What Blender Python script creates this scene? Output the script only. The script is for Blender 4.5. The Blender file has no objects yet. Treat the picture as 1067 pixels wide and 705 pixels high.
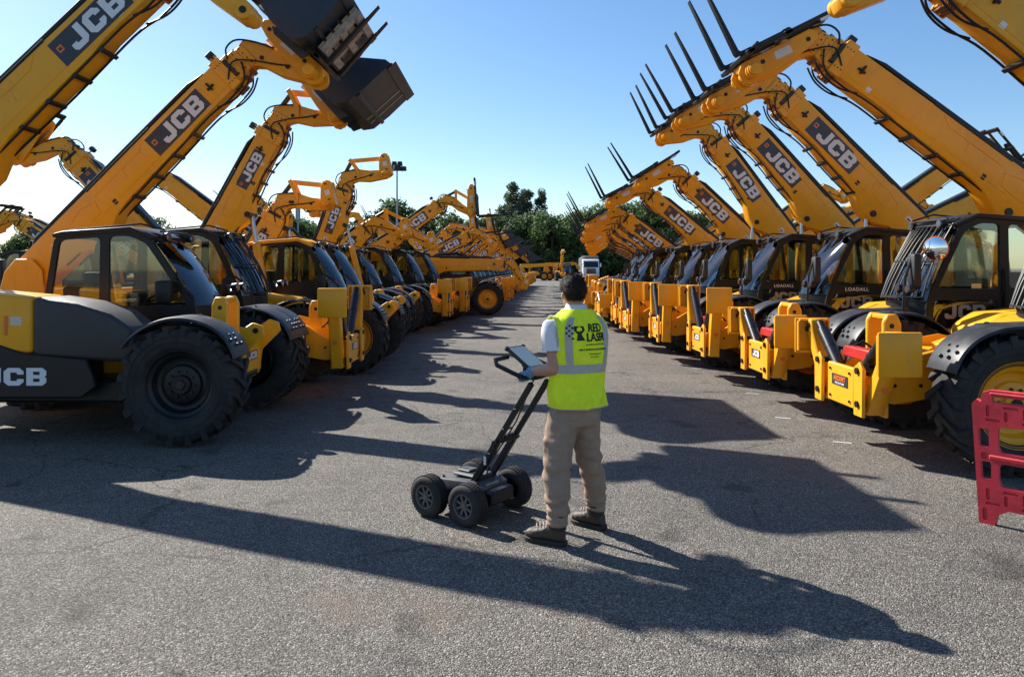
import bpy, bmesh, math, random
from mathutils import Vector, Matrix, noise
R = math.radians
random.seed(7)
scene = bpy.context.scene
COL = scene.collection
# ------------------------------------------------------------------ materials
def new_mat(name):
    m = bpy.data.materials.new(name); m.use_nodes = True
    nt = m.node_tree
    return m, nt, nt.nodes['Principled BSDF'], nt.nodes['Material Output']
def N(nt, typ, **kw):
    n = nt.nodes.new(typ)
    for k, v in kw.items():
        if k in n.inputs: n.inputs[k].default_value = v
        else: setattr(n, k, v)
    return n
def ramp(nt, fac, stops):
    r = nt.nodes.new('ShaderNodeValToRGB')
    el = r.color_ramp.elements
    while len(el) < len(stops): el.new(0.5)
    for e, (p, c) in zip(el, stops):
        e.position = p; e.color = (*c, 1) if len(c) == 3 else c
    nt.links.new(fac, r.inputs[0]); return r
def mat(name, col, rough=.5, metal=0, coat=0, var=.12, scale=3, bump=0, bscale=60, spec=.5):
    m, nt, b, o = new_mat(name)
    tc = N(nt, 'ShaderNodeTexCoord')
    nz = N(nt, 'ShaderNodeTexNoise', Scale=scale, Detail=5, Roughness=.6)
    nt.links.new(tc.outputs['Object'], nz.inputs['Vector'])
    lo = tuple(c * (1 - var) for c in col); hi = tuple(min(1, c * (1 + var)) for c in col)
    r = ramp(nt, nz.outputs['Fac'], [(.3, lo), (.7, hi)])
    nt.links.new(r.outputs[0], b.inputs['Base Color'])
    rr = N(nt, 'ShaderNodeMapRange'); rr.inputs['To Min'].default_value = max(.02, rough - .08); rr.inputs['To Max'].default_value = min(1, rough + .1)
    nt.links.new(nz.outputs['Fac'], rr.inputs['Value']); nt.links.new(rr.outputs[0], b.inputs['Roughness'])
    b.inputs['Metallic'].default_value = metal
    b.inputs['Coat Weight'].default_value = coat
    b.inputs['Specular IOR Level'].default_value = spec
    if bump:
        n2 = N(nt, 'ShaderNodeTexNoise', Scale=bscale, Detail=3)
        nt.links.new(tc.outputs['Object'], n2.inputs['Vector'])
        bp = N(nt, 'ShaderNodeBump', Strength=bump, Distance=.01)
        nt.links.new(n2.outputs['Fac'], bp.inputs['Height']); nt.links.new(bp.outputs[0], b.inputs['Normal'])
    return m
def paint_mat():
    m, nt, b, o = new_mat('yellow_paint'); L = nt.links.new
    tc = N(nt, 'ShaderNodeTexCoord'); oi = N(nt, 'ShaderNodeObjectInfo')
    sh = N(nt, 'ShaderNodeVectorMath', operation='ADD'); cb = N(nt, 'ShaderNodeCombineXYZ'); ml = N(nt, 'ShaderNodeMath', operation='MULTIPLY'); ml.inputs[1].default_value = 37
    L(oi.outputs['Random'], ml.inputs[0]); L(ml.outputs[0], cb.inputs[0]); L(ml.outputs[0], cb.inputs[1]); L(tc.outputs['Object'], sh.inputs[0]); L(cb.outputs[0], sh.inputs[1])
    n1 = N(nt, 'ShaderNodeTexNoise', Scale=1.1, Detail=6, Roughness=.65); L(sh.outputs[0], n1.inputs['Vector'])
    base = ramp(nt, n1.outputs['Fac'], [(.3, (.80, .335, .008)), (.5, (.87, .375, .008)), (.7, (.88, .40, .014))])
    # road dust in patches, stretched into runs
    mp = N(nt, 'ShaderNodeMapping'); mp.inputs['Scale'].default_value = (5, 5, 1.3); L(sh.outputs[0], mp.inputs[0])
    n2 = N(nt, 'ShaderNodeTexNoise', Scale=2.2, Detail=8, Roughness=.72); L(mp.outputs[0], n2.inputs['Vector'])
    dm = ramp(nt, n2.outputs['Fac'], [(.52, (0, 0, 0)), (.78, (.42, .42, .42))])
    m1 = N(nt, 'ShaderNodeMix', data_type='RGBA'); L(dm.outputs[0], m1.inputs[0]); L(base.outputs[0], m1.inputs[6]); m1.inputs[7].default_value = (.42, .25, .10, 1)
    # grease smears and scuffs
    n3 = N(nt, 'ShaderNodeTexNoise', Scale=6.5, Detail=6, Roughness=.7); L(sh.outputs[0], n3.inputs['Vector'])
    gm = ramp(nt, n3.outputs['Fac'], [(.66, (0, 0, 0)), (.76, (.5, .5, .5))])
    m2 = N(nt, 'ShaderNodeMix', data_type='RGBA'); L(gm.outputs[0], m2.inputs[0]); L(m1.outputs[2], m2.inputs[6]); m2.inputs[7].default_value = (.30, .13, .02, 1)
    L(m2.outputs[2], b.inputs['Base Color'])
    rr = N(nt, 'ShaderNodeMapRange'); rr.inputs['To Min'].default_value = .30; rr.inputs['To Max'].default_value = .58; L(n2.outputs['Fac'], rr.inputs['Value']); L(rr.outputs[0], b.inputs['Roughness'])
    b.inputs['Coat Weight'].default_value = .12; b.inputs['Specular IOR Level'].default_value = .35
    n4 = N(nt, 'ShaderNodeTexNoise', Scale=4, Detail=2); L(sh.outputs[0], n4.inputs['Vector'])
    bp = N(nt, 'ShaderNodeBump', Strength=.10, Distance=.03); L(n4.outputs['Fac'], bp.inputs['Height']); L(bp.outputs[0], b.inputs['Normal'])
    return m
YEL = paint_mat()
BLK = mat('black_paint', (.010, .011, .012), .42, var=.25, spec=.35)
PLA = mat('black_plastic', (.016, .017, .019), .55, var=.25, bump=.12, bscale=300)
def fender_mat():
    m, nt, b, o = new_mat('mudguard_plastic')
    b.inputs['Base Color'].default_value = (.028, .030, .034, 1); b.inputs['Roughness'].default_value = .42
    tc = N(nt, 'ShaderNodeTexCoord'); n = N(nt, 'ShaderNodeTexNoise', Scale=12, Detail=6)
    nt.links.new(tc.outputs['Object'], n.inputs['Vector'])
    r = ramp(nt, n.outputs['Fac'], [(.45, (.015, .016, .018)), (.75, (.045, .044, .042))]); nt.links.new(r.outputs[0], b.inputs['Base Color'])
    return m
FEN = fender_mat()
HOODB = mat('speckled_bonnet_plastic', (.030, .030, .031), .5, var=.6, scale=140, bump=.3, bscale=220)
def tyre_mat():
    m, nt, b, o = new_mat('tyre_rubber')
    tc = N(nt, 'ShaderNodeTexCoord'); n = N(nt, 'ShaderNodeTexNoise', Scale=7, Detail=8, Roughness=.7)
    nt.links.new(tc.outputs['Object'], n.inputs['Vector'])
    r = ramp(nt, n.outputs['Fac'], [(.4, (.009, .009, .010)), (.72, (.034, .031, .027))]); nt.links.new(r.outputs[0], b.inputs['Base Color'])
    b.inputs['Roughness'].default_value = .75
    n2 = N(nt, 'ShaderNodeTexNoise', Scale=120, Detail=3); nt.links.new(tc.outputs['Object'], n2.inputs['Vector'])
    bp = N(nt, 'ShaderNodeBump', Strength=.2, Distance=.01); nt.links.new(n2.outputs['Fac'], bp.inputs['Height']); nt.links.new(bp.outputs[0], b.inputs['Normal'])
    return m
TYR = tyre_mat()
STEEL = mat('dark_steel', (.03, .031, .034), .35, metal=.6, var=.3)
CHR = mat('chrome_rod', (.42, .42, .43), .3, metal=1, var=.05)
RAM = mat('black_ram_paint', (.012, .012, .013), .28, coat=.4, var=.1)
BUC = mat('bucket_paint', (.010, .022, .042), .42, var=.25, scale=4)
RED = mat('red_barrier_plastic', (.56, .030, .050), .5, var=.22, scale=9, bump=.1, bscale=90)
REDC = mat('red_tube_paint', (.45, .018, .014), .4)
WHI = mat('white_decal', (.70, .71, .72), .5, var=.03)
PALE = mat('pale_decal', (.62, .52, .42), .5, var=.05)
DEC = mat('dark_decal', (.030, .030, .040), .35, var=.08)
ORA = mat('orange_lens', (.75, .16, .02), .3)
PAD = mat('brown_wear_block', (.20, .075, .025), .6)
LAMPG = mat('lamp_glass', (.22, .23, .25), .12, metal=.85)
MIR = mat('mirror_glass', (.85, .87, .9), .03, metal=1, var=.01)
WPAINT = mat('white_cab_paint', (.78, .79, .80), .35, coat=.2, var=.04)
GREYM = mat('grey_tipper_steel', (.30, .31, .32), .5, var=.2)
GALV = mat('galvanised_steel', (.30, .31, .33), .45, metal=.5, var=.12)
WOOD = mat('pallet_timber', (.40, .34, .28), .8, var=.3, scale=12, bump=.2, bscale=40)
PAPER = mat('yellow_paper', (.80, .62, .18), .7)
SEATM = mat('seat_fabric', (.035, .035, .038), .85)
HVIS = mat('hivis_fabric', (.80, 1.0, .02), .8, var=.10, scale=22, bump=.35, bscale=120)
REFL = mat('reflective_tape', (.42, .40, .37), .45, var=.06, scale=40)
TSH = mat('white_cotton', (.70, .70, .73), .85, var=.04, bump=.1, bscale=200)
TRO = mat('khaki_cotton', (.33, .225, .155), .88, var=.14, scale=14, bump=.25, bscale=220)
SKIN = mat('skin', (.46, .24, .165), .5, var=.1, scale=18, bump=.06, bscale=150)
HAIR = mat('dark_brown_hair', (.022, .013, .009), .62, var=.5, scale=70, bump=.5, bscale=160, spec=.25)
GLOVE = mat('blue_glove', (.10, .27, .42), .6, var=.25, scale=60, bump=.2, bscale=160)
BOOT = mat('brown_leather', (.055, .036, .026), .6, var=.35, scale=16, bump=.25, bscale=70)
SOLE = mat('dark_rubber_sole', (.018, .016, .015), .7)
SCRATCH = mat('dusty_black_cover', (.06, .062, .068), .5, var=.4, scale=14)
RIMG = mat('dusty_grey_rim', (.115, .112, .11), .45, metal=.3, var=.2)
SCREEN = mat('tablet_glass', (.03, .05, .07), .06, var=.02, spec=.8)
BARK = mat('bark', (.07, .055, .042), .9, var=.3, bump=.5, bscale=12)
INK = mat('black_print', (.012, .014, .012), .7, var=.05)
def glass_mat(name, tint, refl=.06):
    m, nt, b, o = new_mat(name); nt.nodes.remove(b)
    tr = N(nt, 'ShaderNodeBsdfTransparent'); tr.inputs[0].default_value = (*tint, 1)
    gl = N(nt, 'ShaderNodeBsdfGlossy', Roughness=.03); gl.inputs[0].default_value = (.9, .95, 1, 1)
    fr = N(nt, 'ShaderNodeFresnel', IOR=1.5); ad = N(nt, 'ShaderNodeMath', operation='ADD'); ad.inputs[1].default_value = refl
    nt.links.new(fr.outputs[0], ad.inputs[0])
    mx = N(nt, 'ShaderNodeMixShader'); nt.links.new(ad.outputs[0], mx.inputs[0])
    nt.links.new(tr.outputs[0], mx.inputs[1]); nt.links.new(gl.outputs[0], mx.inputs[2]); nt.links.new(mx.outputs[0], o.inputs[0])
    return m
GLASS = glass_mat('cab_glass', (.80, .83, .76), .03)
WGLASS = glass_mat('windscreen_glass', (.78, .83, .80), .055)
def leaf_mat(name, a, b_, c):
    m, nt, b, o = new_mat(name)
    g = N(nt, 'ShaderNodeNewGeometry'); oi = N(nt, 'ShaderNodeObjectInfo')
    r = ramp(nt, g.outputs['Random Per Island'], [(0, a), (.6, b_), (1, c)])
    hs = N(nt, 'ShaderNodeHueSaturation'); mr = N(nt, 'ShaderNodeMapRange'); mr.inputs['To Min'].default_value = .75; mr.inputs['To Max'].default_value = 1.25
    nt.links.new(oi.outputs['Random'], mr.inputs['Value']); nt.links.new(mr.outputs[0], hs.inputs['Value'])
    nt.links.new(r.outputs[0], hs.inputs['Color']); nt.links.new(hs.outputs[0], b.inputs['Base Color'])
    b.inputs['Roughness'].default_value = .65; b.inputs['Specular IOR Level'].default_value = .25
    tl = N(nt, 'ShaderNodeBsdfTranslucent'); nt.links.new(hs.outputs[0], tl.inputs[0])
    mx = N(nt, 'ShaderNodeMixShader'); mx.inputs[0].default_value = .5
    nt.links.new(b.outputs[0], mx.inputs[1]); nt.links.new(tl.outputs[0], mx.inputs[2]); nt.links.new(mx.outputs[0], o.inputs[0])
    return m
LEAF = leaf_mat('oak_leaves', (.055, .095, .030), (.078, .130, .042), (.115, .165, .06))
LEAF2 = leaf_mat('poplar_leaves', (.10, .13, .075), (.12, .155, .09), (.14, .175, .11))
def asphalt():
    m, nt, b, o = new_mat('yard_asphalt')
    L = nt.links.new
    tc = N(nt, 'ShaderNodeTexCoord'); P = tc.outputs['Object']
    v = N(nt, 'ShaderNodeTexVoronoi', Scale=125); L(P, v.inputs['Vector'])
    sp = N(nt, 'ShaderNodeSeparateColor'); L(v.outputs['Color'], sp.inputs[0])
    base = ramp(nt, sp.outputs[0], [(0, (.030, .027, .023)), (.3, (.106, .096, .083)), (.8, (.172, .157, .137)), (1, (.36, .335, .30))])
    v2 = N(nt, 'ShaderNodeTexVoronoi', Scale=210); L(P, v2.inputs['Vector'])
    sp2 = N(nt, 'ShaderNodeSeparateColor'); L(v2.outputs['Color'], sp2.inputs[0])
    fine = ramp(nt, sp2.outputs[0], [(0, (.52, .52, .52)), (1, (1.42, 1.42, 1.42))])
    m1 = N(nt, 'ShaderNodeMix', data_type='RGBA', blend_type='MULTIPLY'); m1.inputs[0].default_value = .8
    L(base.outputs[0], m1.inputs[6]); L(fine.outputs[0], m1.inputs[7])
    # broad wear, laying strips and patches
    n1 = N(nt, 'ShaderNodeTexNoise', Scale=.35, Detail=6, Roughness=.65); L(P, n1.inputs['Vector'])
    wear = ramp(nt, n1.outputs['Fac'], [(.3, (.78, .78, .80)), (.5, (1, 1, 1)), (.72, (1.24, 1.20, 1.14))])
    m2 = N(nt, 'ShaderNodeMix', data_type='RGBA', blend_type='MULTIPLY'); m2.inputs[0].default_value = 1
    L(m1.outputs[2], m2.inputs[6]); L(wear.outputs[0], m2.inputs[7])
    n3 = N(nt, 'ShaderNodeTexNoise', Scale=2.6, Detail=7, Roughness=.7); L(P, n3.inputs['Vector'])
    mott = ramp(nt, n3.outputs['Fac'], [(.32, (.85, .85, .85)), (.68, (1.13, 1.13, 1.12))])
    m3 = N(nt, 'ShaderNodeMix', data_type='RGBA', blend_type='MULTIPLY'); m3.inputs[0].default_value = 1
    L(m2.outputs[2], m3.inputs[6]); L(mott.outputs[0], m3.inputs[7])
    # rusty clay stains
    n4 = N(nt, 'ShaderNodeTexNoise', Scale=.55, Detail=5, Roughness=.6); mp = N(nt, 'ShaderNodeMapping'); mp.inputs['Location'].default_value = (3.3, 1.7, 0)
    L(P, mp.inputs[0]); L(mp.outputs[0], n4.inputs['Vector'])
    st = ramp(nt, n4.outputs['Fac'], [(.58, (0, 0, 0)), (.74, (.6, .6, .6))])
    m4 = N(nt, 'ShaderNodeMix', data_type='RGBA'); L(st.outputs[0], m4.inputs[0]); L(m3.outputs[2], m4.inputs[6]); m4.inputs[7].default_value = (.17, .115, .085, 1)
    # oil drips
    n5 = N(nt, 'ShaderNodeTexNoise', Scale=1.7, Detail=3, Roughness=.5); mp5 = N(nt, 'ShaderNodeMapping'); mp5.inputs['Location'].default_value = (9, 4, 0)
    L(P, mp5.inputs[0]); L(mp5.outputs[0], n5.inputs['Vector'])
    oil = ramp(nt, n5.outputs['Fac'], [(.62, (1, 1, 1)), (.71, (.55, .55, .55))])
    m5 = N(nt, 'ShaderNodeMix', data_type='RGBA', blend_type='MULTIPLY'); m5.inputs[0].default_value = 1
    L(m4.outputs[2], m5.inputs[6]); L(oil.outputs[0], m5.inputs[7])
    # hairline cracks: edges of large warped cells, kept only where a mask allows
    nw = N(nt, 'ShaderNodeTexNoise', Scale=1.3, Detail=5); L(P, nw.inputs['Vector'])
    wv = N(nt, 'ShaderNodeVectorMath', operation='SCALE'); wv.inputs['Scale'].default_value = .9; L(nw.outputs['Color'], wv.inputs[0])
    av = N(nt, 'ShaderNodeVectorMath', operation='ADD'); L(P, av.inputs[0]); L(wv.outputs[0], av.inputs[1])
    vc = N(nt, 'ShaderNodeTexVoronoi', Scale=.33, feature='DISTANCE_TO_EDGE'); L(av.outputs[0], vc.inputs['Vector'])
    ck = ramp(nt, vc.outputs['Distance'], [(0, (.42, .42, .42)), (.006, (1, 1, 1))])
    nm = N(nt, 'ShaderNodeTexNoise', Scale=.4, Detail=2); L(P, nm.inputs['Vector'])
    mk = ramp(nt, nm.outputs['Fac'], [(.42, (0, 0, 0)), (.5, (1, 1, 1))])
    m6 = N(nt, 'ShaderNodeMix', data_type='RGBA', blend_type='MULTIPLY'); L(mk.outputs[0], m6.inputs[0]); L(m5.outputs[2], m6.inputs[6]); L(ck.outputs[0], m6.inputs[7])
    L(m6.outputs[2], b.inputs['Base Color'])
    b.inputs['Roughness'].default_value = .82; b.inputs['Specular IOR Level'].default_value = .35
    bp = N(nt, 'ShaderNodeBump', Strength=.9, Distance=.008); L(v.outputs['Distance'], bp.inputs['Height']); bp.invert = True
    L(bp.outputs[0], b.inputs['Normal'])
    return m
ASPH = asphalt()
# ------------------------------------------------------------------ mesh helpers
class MB:
    def __init__(s, m=None):
        s.bm = bmesh.new(); s.mats = []; s.cur = 0
        if m: s.m(m)
    def m(s, mt):
        if mt not in s.mats: s.mats.append(mt)
        s.cur = s.mats.index(mt); return s
    def add(s, vs, fs, bev=0, seg=1, M=None, recalc=True):
        t = bmesh.new(); bv = [t.verts.new(v) for v in vs]
        for f in fs:
            try: t.faces.new([bv[i] for i in f])
            except ValueError: pass
        if recalc: bmesh.ops.recalc_face_normals(t, faces=t.faces)
        if bev:
            e = [e for e in t.edges if len(e.link_faces) == 2 and e.calc_face_angle(0) > .45]
            bmesh.ops.bevel(t, geom=e, offset=bev, segments=seg, profile=.5, affect='EDGES', clamp_overlap=True)
        if M is not None: t.transform(M)
        for f in t.faces: f.material_index = s.cur
        me = bpy.data.meshes.new('t'); t.to_mesh(me); t.free(); s.bm.from_mesh(me); bpy.data.meshes.remove(me)
        return s
    def box(s, x0, x1, y0, y1, z0, z1, bev=0, M=None, seg=1):
        v = [(x, y, z) for x in (x0, x1) for y in (y0, y1) for z in (z0, z1)]
        f = [(0, 1, 3, 2), (4, 6, 7, 5), (0, 4, 5, 1), (2, 3, 7, 6), (0, 2, 6, 4), (1, 5, 7, 3)]
        return s.add(v, f, bev, seg, M)
    def prism(s, poly, y0, y1, bev=0, M=None, seg=1):          # outline in x,z pushed through y
        n = len(poly)
        v = [(p[0], y0, p[1]) for p in poly] + [(p[0], y1, p[1]) for p in poly]
        f = [tuple(range(n)), tuple(range(2 * n - 1, n - 1, -1))] + [(i, (i + 1) % n, n + (i + 1) % n, n + i) for i in range(n)]
        return s.add(v, f, bev, seg, M)
    def prismx(s, poly, x0, x1, bev=0, M=None):                # outline in y,z pushed through x
        n = len(poly)
        v = [(x0, p[0], p[1]) for p in poly] + [(x1, p[0], p[1]) for p in poly]
        f = [tuple(range(n)), tuple(range(2 * n - 1, n - 1, -1))] + [(i, (i + 1) % n, n + (i + 1) % n, n + i) for i in range(n)]
        return s.add(v, f, bev, 1, M)
    def cyl(s, p0, p1, r0, r1=None, n=16, bev=0):
        r1 = r0 if r1 is None else r1
        p0, p1 = Vector(p0), Vector(p1); d = (p1 - p0).normalized()
        a = d.orthogonal().normalized(); b = d.cross(a)
        v = []
        for p, r in ((p0, r0), (p1, r1)):
            for i in range(n):
                t = 2 * math.pi * i / n; v.append(p + (a * math.cos(t) + b * math.sin(t)) * r)
        f = [tuple(range(n)), tuple(range(2 * n - 1, n - 1, -1))] + [(i, (i + 1) % n, n + (i + 1) % n, n + i) for i in range(n)]
        return s.add(v, f, bev)
    def tube(s, pts, r, n=6):
        pts = [Vector(p) for p in pts]; v = []; up = None
        for i, p in enumerate(pts):
            d = (pts[min(i + 1, len(pts) - 1)] - pts[max(i - 1, 0)]).normalized()
            if up is None: up = d.orthogonal().normalized()
            a = (up - d * up.dot(d)).normalized(); up = a; b = d.cross(a)
            for k in range(n):
                t = 2 * math.pi * k / n; v.append(p + (a * math.cos(t) + b * math.sin(t)) * r)
        f = [tuple(range(n)), tuple(range(len(v) - n, len(v)))]
        for i in range(len(pts) - 1):
            for k in range(n):
                f.append((i * n + k, i * n + (k + 1) % n, (i + 1) * n + (k + 1) % n, (i + 1) * n + k))
        return s.add(v, f)
    def lathe(s, prof, n=48, M=None):                           # profile (r, y) turned round the y axis
        v = []
        for i in range(n):
            t = 2 * math.pi * i / n
            for r, y in prof: v.append((r * math.cos(t), y, r * math.sin(t)))
        k = len(prof)
        f = [(i * k + j, i * k + j + 1, ((i + 1) % n) * k + j + 1, ((i + 1) % n) * k + j) for i in range(n) for j in range(k - 1)]
        return s.add(v, f, M=M)
    def loft(s, rings, cap=True):
        n = len(rings[0]); v = [p for r in rings for p in r]; f = []
        for i in range(len(rings) - 1):
            for k in range(n):
                f.append((i * n + k, i * n + (k + 1) % n, (i + 1) * n + (k + 1) % n, (i + 1) * n + k))
        if cap: f += [tuple(range(n)), tuple(range(len(v) - n, len(v)))]
        return s.add(v, f)
    def mesh(s, name, sharp=35):
        me = bpy.data.meshes.new(name); s.bm.to_mesh(me); s.bm.free()
        for mt in s.mats: me.materials.append(mt)
        me.shade_smooth(); me.set_sharp_from_angle(angle=R(sharp))
        return me
def link(o): COL.objects.link(o); return o
def tag(o, label=None, cat=None, group=None, kind=None):
    for k, v in (('label', label), ('category', cat), ('group', group), ('kind', kind)):
        if v: o[k] = v
    return o
def thing(name, label, cat, loc, rz=0, group=None):
    o = bpy.data.objects.new(name, None); o.empty_display_size = .2
    o.location = loc; o.rotation_euler = (0, 0, rz); link(o)
    return tag(o, label, cat, group)
def part(name, me, parent, loc=(0, 0, 0), rot=(0, 0, 0), scale=None, label=None, M=None):
    o = bpy.data.objects.new(name, me); link(o); o.parent = parent
    if M is not None: o.matrix_local = M
    else:
        o.location = loc; o.rotation_euler = rot
        if scale: o.scale = scale
    if label: o['label'] = label
    return o
CACHE = {}
def cached(key, fn):
    if key not in CACHE: CACHE[key] = fn()
    return CACHE[key]
def eval_mesh(o):
    dg = bpy.context.evaluated_depsgraph_get(); dg.update()
    return bpy.data.meshes.new_from_object(o.evaluated_get(dg))
def flat_curve(loops, depth, mt):
    cu = bpy.data.curves.new('c', 'CURVE'); cu.dimensions = '2D'; cu.fill_mode = 'BOTH'; cu.extrude = depth / 2
    for lp in loops:
        sp = cu.splines.new('POLY'); sp.points.add(len(lp) - 1)
        for p, q in zip(sp.points, lp): p.co = (q[0], q[1], 0, 1)
        sp.use_cyclic_u = True
    o = link(bpy.data.objects.new('c', cu)); me = eval_mesh(o)
    bpy.data.objects.remove(o); bpy.data.curves.remove(cu)
    me.materials.clear(); me.materials.append(mt); return me
def text_mesh(s, size, mt, bold=.02, depth=.004, shear=0, spacing=1):
    cu = bpy.data.curves.new('t', 'FONT'); cu.body = s; cu.size = size; cu.offset = bold * size; cu.extrude = depth / 2
    cu.align_x = 'CENTER'; cu.align_y = 'CENTER'; cu.shear = shear; cu.space_character = spacing; cu.resolution_u = 3
    o = link(bpy.data.objects.new('t', cu)); me = eval_mesh(o)
    bpy.data.objects.remove(o); bpy.data.curves.remove(cu)
    me.materials.clear(); me.materials.append(mt); return me
def block_letters(h, depth, mt):                                # heavy square J, C and B, centred
    J = [(.55, 1), (.85, 1), (.85, .2), (.65, 0), (.12, 0), (0, .14), (0, .38), (.29, .38), (.29, .27), (.55, .27)]
    C = [(0, .2), (.2, 0), (.7, 0), (.9, .2), (.9, .37), (.6, .37), (.6, .26), (.3, .26), (.3, .74), (.6, .74), (.6, .63), (.9, .63), (.9, .8), (.7, 1), (.2, 1), (0, .8)]
    B = [(0, 0), (.72, 0), (.9, .17), (.9, .42), (.81, .5), (.9, .58), (.9, .83), (.72, 1), (0, 1)]
    B1 = [(.3, .21), (.6, .21), (.6, .4), (.3, .4)]; B2 = [(.3, .6), (.6, .6), (.6, .79), (.3, .79)]
    w = 2.91; lps = []
    for g, dx in ((J, 0), (C, .98), (B, 2.01), (B1, 2.01), (B2, 2.01)):
        lps.append([((x + dx - w / 2) * h, (y - .5) * h) for x, y in g])
    return flat_curve(lps, depth, mt)
def join_meshes(items, name):                                   # [(mesh, matrix)] -> one mesh
    bm = bmesh.new(); mats = []
    for me, M in items:
        t = bmesh.new(); t.from_mesh(me); t.transform(M)
        idx = []
        for mt in me.materials:
            if mt not in mats: mats.append(mt)
            idx.append(mats.index(mt))
        for f in t.faces: f.material_index = idx[min(f.material_index, len(idx) - 1)]
        tm = bpy.data.meshes.new('j'); t.to_mesh(tm); t.free(); bm.from_mesh(tm); bpy.data.meshes.remove(tm)
    out = bpy.data.meshes.new(name); bm.to_mesh(out); bm.free()
    for mt in mats: out.materials.append(mt)
    return out
def remesh(mb, voxel, smooth=6, fac=.5, mt=None, name='m', post=None):
    me = bpy.data.meshes.new('r'); mb.bm.to_mesh(me); mb.bm.free()
    o = link(bpy.data.objects.new('r', me))
    md = o.modifiers.new('r', 'REMESH'); md.mode = 'VOXEL'; md.voxel_size = voxel
    sm = o.modifiers.new('s', 'SMOOTH'); sm.iterations = smooth; sm.factor = fac
    out = eval_mesh(o); bpy.data.objects.remove(o); bpy.data.meshes.remove(me)
    out.name = name; out.materials.clear()
    if mt: out.materials.append(mt)
    if post:
        nr = [v.normal.copy() for v in out.vertices]
        for v, n in zip(out.vertices, nr): v.co = v.co + n * post(v.co)
    out.shade_smooth(); return out
def ell(mb, c, rx, ry, rz, n=20, M=None):
    t = bmesh.new(); bmesh.ops.create_uvsphere(t, u_segments=n, v_segments=n // 2, radius=1)
    X = Matrix.Translation(c) @ (M or Matrix()) @ Matrix.Diagonal((rx, ry, rz, 1)); t.transform(X)
    me = bpy.data.meshes.new('t'); t.to_mesh(me); t.free(); mb.bm.from_mesh(me); bpy.data.meshes.remove(me)
def chain(mb, pts):                                             # tapered limb through (x,y,z,r)
    for i, p in enumerate(pts):
        ell(mb, p[:3], p[3], p[3], p[3], 16)
        if i:
            q = pts[i - 1]
            if (Vector(p[:3]) - Vector(q[:3])).length > 1e-4: mb.cyl(q[:3], p[:3], q[3], p[3], 18)
def side_matrix(x, y, z, side):                                 # decal plane on a +-y face, reading left to right from outside
    Rm = Matrix.Rotation(R(90), 4, 'X')
    if side > 0: Rm = Matrix.Rotation(math.pi, 4, 'Z') @ Rm
    return Matrix.Translation((x, y, z)) @ Rm
def front_matrix(x, y, z):
    return Matrix.Translation((x, y, z)) @ Matrix(((0, 0, 1, 0), (1, 0, 0, 0), (0, 1, 0, 0), (0, 0, 0, 1)))
nt_ = SCREEN.node_tree; b_ = nt_.nodes['Principled BSDF']; b_.inputs['Emission Color'].default_value = (.22, .32, .42, 1); b_.inputs['Emission Strength'].default_value = .25  # faint bluish emission stands in for sky reflected in the tablet screen

def rounded(poly, r=.06, k=4):
    out = []; n = len(poly)
    for i in range(n):
        p, a, b = Vector(poly[i]), Vector(poly[i - 1]), Vector(poly[(i + 1) % n])
        u, w_ = (a - p), (b - p); rr = min(r, u.length * .45, w_.length * .45)
        q0, q1 = p + u.normalized() * rr, p + w_.normalized() * rr
        for j in range(k + 1):
            t = j / k; out.append(tuple(q0 * (1 - t) ** 2 + p * 2 * t * (1 - t) + q1 * t * t))
    return out
PALE2 = mat('dim_door_letters', (.40, .33, .25), .5, var=.05)
TGL = mat('truck_glass', (.012, .016, .02), .08, var=.05)

def smooth_path(pts, k=5):
    P = [Vector(p) for p in pts]; out = []
    for i in range(len(P) - 1):
        a, b, c, d = P[max(i - 1, 0)], P[i], P[i + 1], P[min(i + 2, len(P) - 1)]
        for j in range(k):
            t = j / k; out.append(.5 * ((2 * b) + (c - a) * t + (2 * a - 5 * b + 4 * c - d) * t * t + (3 * b - a - 3 * c + d) * t ** 3))
    return out + [P[-1]]
SUN_E, SKY_S, SKYROT, SKYDUST, EXPO = 5.0, .085, math.radians(-46.9), .4, .95
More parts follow.
